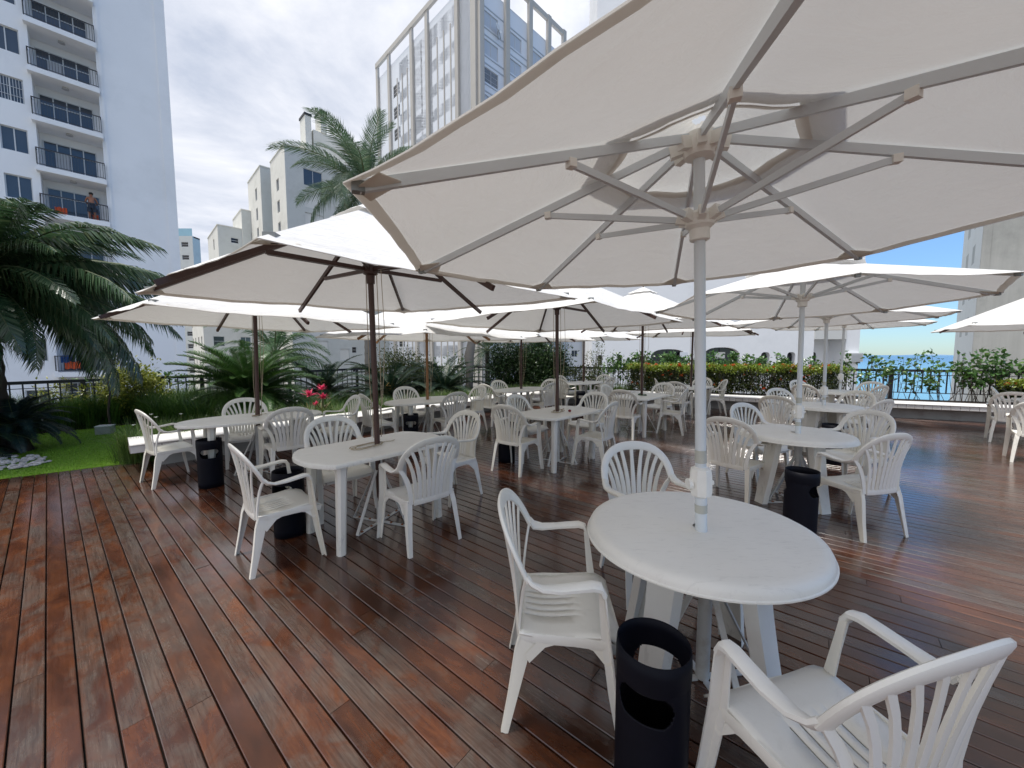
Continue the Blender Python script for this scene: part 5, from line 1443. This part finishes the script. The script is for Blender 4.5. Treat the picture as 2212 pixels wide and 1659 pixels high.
# ixora hedge
def hedge(label, path, zb, h_, wd, n, seed, flowers=40, topm=.28):
    r2 = np.random.RandomState(seed); t = thing('flower_hedge', label, 'hedge', (0, 0, 0))
    A = np.array(path); seg = np.linalg.norm(np.diff(A, axis=0), axis=1); cum = np.r_[0, np.cumsum(seg)]; Lt = cum[-1]
    def at(s_): k_ = np.clip(np.searchsorted(cum, s_) - 1, 0, len(seg) - 1); f = (s_ - cum[k_]) / seg[k_]; return A[k_] * (1 - f)[:, None] + A[k_ + 1] * f[:, None]
    def mk(n_, z0, z1, mat, name, sz):
        s_ = r2.uniform(0, Lt, n_); c_ = at(s_); off_ = r2.normal(size=(n_, 2)) * wd * .42
        keep = (np.sin(s_ * 5.1 + seed) + np.sin(s_ * 11.3) + r2.normal(size=n_) * .9) > -1.25
        z = r2.uniform(z0, z1, n_) + .04 * np.sin(s_ * 6.3) + .03 * np.sin(s_ * 17)
        P = np.c_[c_ + off_, zb + z][keep]; m_ = len(P)
        D = r2.normal(size=(m_, 3)) + [0, 0, .7]; U = r2.normal(size=(m_, 3)) * .5 + [0, 0, 1]
        V, F_ = leaves(P, D, U, r2.uniform(.05, .085, m_) * sz, r2.uniform(.024, .036, m_) * sz); inst(npmesh(name, V, F_, mat), name, t)
    mk(n, .10, h_ - .10, M['ixora'], 'foliage', 1.0); mk(int(n * .45), h_ - .16, h_ + .02, M['ixora_top'], 'top_foliage', 1.0)
    m = MB(); ns = int(Lt / .09)
    for i in range(ns):
        s0 = np.array([r2.uniform(0, Lt)]); c_ = at(s0)[0] + r2.normal(size=2) * .06; e = c_ + r2.normal(size=2) * .10
        m.tube([(c_[0], c_[1], zb), ((c_[0] + e[0]) / 2 + .02, (c_[1] + e[1]) / 2, zb + h_ * .4), (e[0], e[1], zb + h_ * .9)], [.010, .008, .004], 5)
    m.build('stem', M['twig'], t)
    fm = []
    for v in range(3):
        nf = 34; az = r2.uniform(0, 6.28, nf); el = r2.uniform(.0, 1.5, nf); D = np.stack([np.cos(az) * np.cos(el), np.sin(az) * np.cos(el), np.sin(el)], 1)
        V, F_ = leaves(D * .022, D + r2.normal(size=D.shape) * .3, np.tile([0, 0, 1.], (nf, 1)), r2.uniform(.025, .04, nf), r2.uniform(.018, .026, nf)); fm.append(npmesh('flower', V, F_, M['flower']))
    for i in range(flowers):
        s0 = np.array([r2.uniform(0, Lt)]); c_ = at(s0)[0]; k_ = r2.rand() < .6
        z = zb + (h_ + r2.uniform(-.06, .04) if k_ else r2.uniform(.15, h_)); out = Vector((c_[0], c_[1])).normalized() * (-wd * (.5 if not k_ else r2.uniform(-.2, .5)))
        inst(fm[i % 3], 'flower', t, Matrix.Translation((c_[0] + out.x, c_[1] + out.y, z)) @ Matrix.Rotation(r2.uniform(0, 6), 4, 'Z') @ Matrix.Scale(r2.uniform(.8, 1.6), 4))
    return t
hp = offset(benchF, 1.05)
hedge('long ixora hedge with orange flowers behind the bench', [(3.9, 12.55), (5.0, 12.05), hp[9], hp[10], (8.9, 10.35)], .32, .88, .30, 28000, 61, 70)
def sg(label, path, z0, z1, n, seed, size=.085, nst=30, group=None):
    """sea-grape like shrub: bare stems with leaf tufts at their ends"""
    r2 = np.random.RandomState(seed); t = thing('sea_grape', label, 'shrub', (0, 0, 0), 0, group); A = np.array(path); m = MB(); P = []; D = []
    for i in range(nst):
        f = r2.rand() * (len(A) - 1); k_ = min(int(f), len(A) - 2); c_ = A[k_] * (1 - f + k_) + A[k_ + 1] * (f - k_) + r2.normal(size=2) * .06
        e = np.array([c_[0] + r2.normal() * .17, c_[1] + r2.normal() * .12, r2.uniform(z0, z1)]); md = np.array([(c_[0] + e[0]) / 2 + r2.normal() * .05, (c_[1] + e[1]) / 2, (.3 + e[2]) / 2])
        m.tube([(c_[0], c_[1], .3), tuple(md), tuple(e)], [.007, .005, .003], 5)
        for b_ in range(2):
            s_ = md * .5 + e * .5; e2 = s_ + np.array([r2.normal() * .12, r2.normal() * .1, r2.uniform(.02, .2)]); m.tube([tuple(s_), tuple(e2)], [.004, .002], 4)
            kk = max(3, n // nst // 4); P.append(e2 + r2.normal(size=(kk, 3)) * .05); D.append(r2.normal(size=(kk, 3)))
        kk = max(5, n // nst // 2); P.append(e + r2.normal(size=(kk, 3)) * [.075, .075, .05]); D.append(r2.normal(size=(kk, 3)))
    P = np.concatenate(P); D = np.concatenate(D) + [0, 0, .4]
    V, F_ = leaves(P, D, r2.normal(size=P.shape) * .6 + [0, 0, 1], r2.uniform(.7, 1.3, len(P)) * size, r2.uniform(.6, .9, len(P)) * size); inst(npmesh('foliage', V, F_, M['seagrape']), 'foliage', t); m.build('stem', M['twig'], t)
sg('leafy sea-grape shrubs rising behind the ixora hedge', [(3.6, 13.3), (5.2, 12.7), (6.8, 11.9), (8.6, 11.0)], 1.15, 1.55, 3400, 71, .10, 90)
sg('sparse sea-grape bush before the sea, left of the big post', [(9.2, 10.75), (10.4, 10.3)], .7, 1.60, 420, 72, .11, 26)
sg('sea-grape bush before the sea beside the right building edge', [(10.5, 10.25), (11.9, 9.65)], .6, 1.60, 520, 73, .11, 28)
sg('dense sea-grape bush before the concrete building', [(11.9, 9.7), (13.2, 9.15)], .7, 1.62, 800, 74, .11, 28)
sg('low sparse shrub at the railing left of the ixora hedge', [(3.0, 13.5), (4.3, 13.2)], .6, 1.35, 700, 75, .085, 30)
hedge('small round ixora bush with red flowers at right', [(12.05, 9.30), (12.5, 9.1)], .32, .55, .26, 2600, 62, 7)
hedge('reddish ixora clump behind the farthest chair at right', [(13.2, 8.75), (13.6, 8.6)], .32, .6, .22, 1500, 63, 6)
sg('thin trailing shrub at the left railing', [(-9.6, 8.6), (-8.6, 10.1)], .5, 1.15, 500, 76, .08, 24)
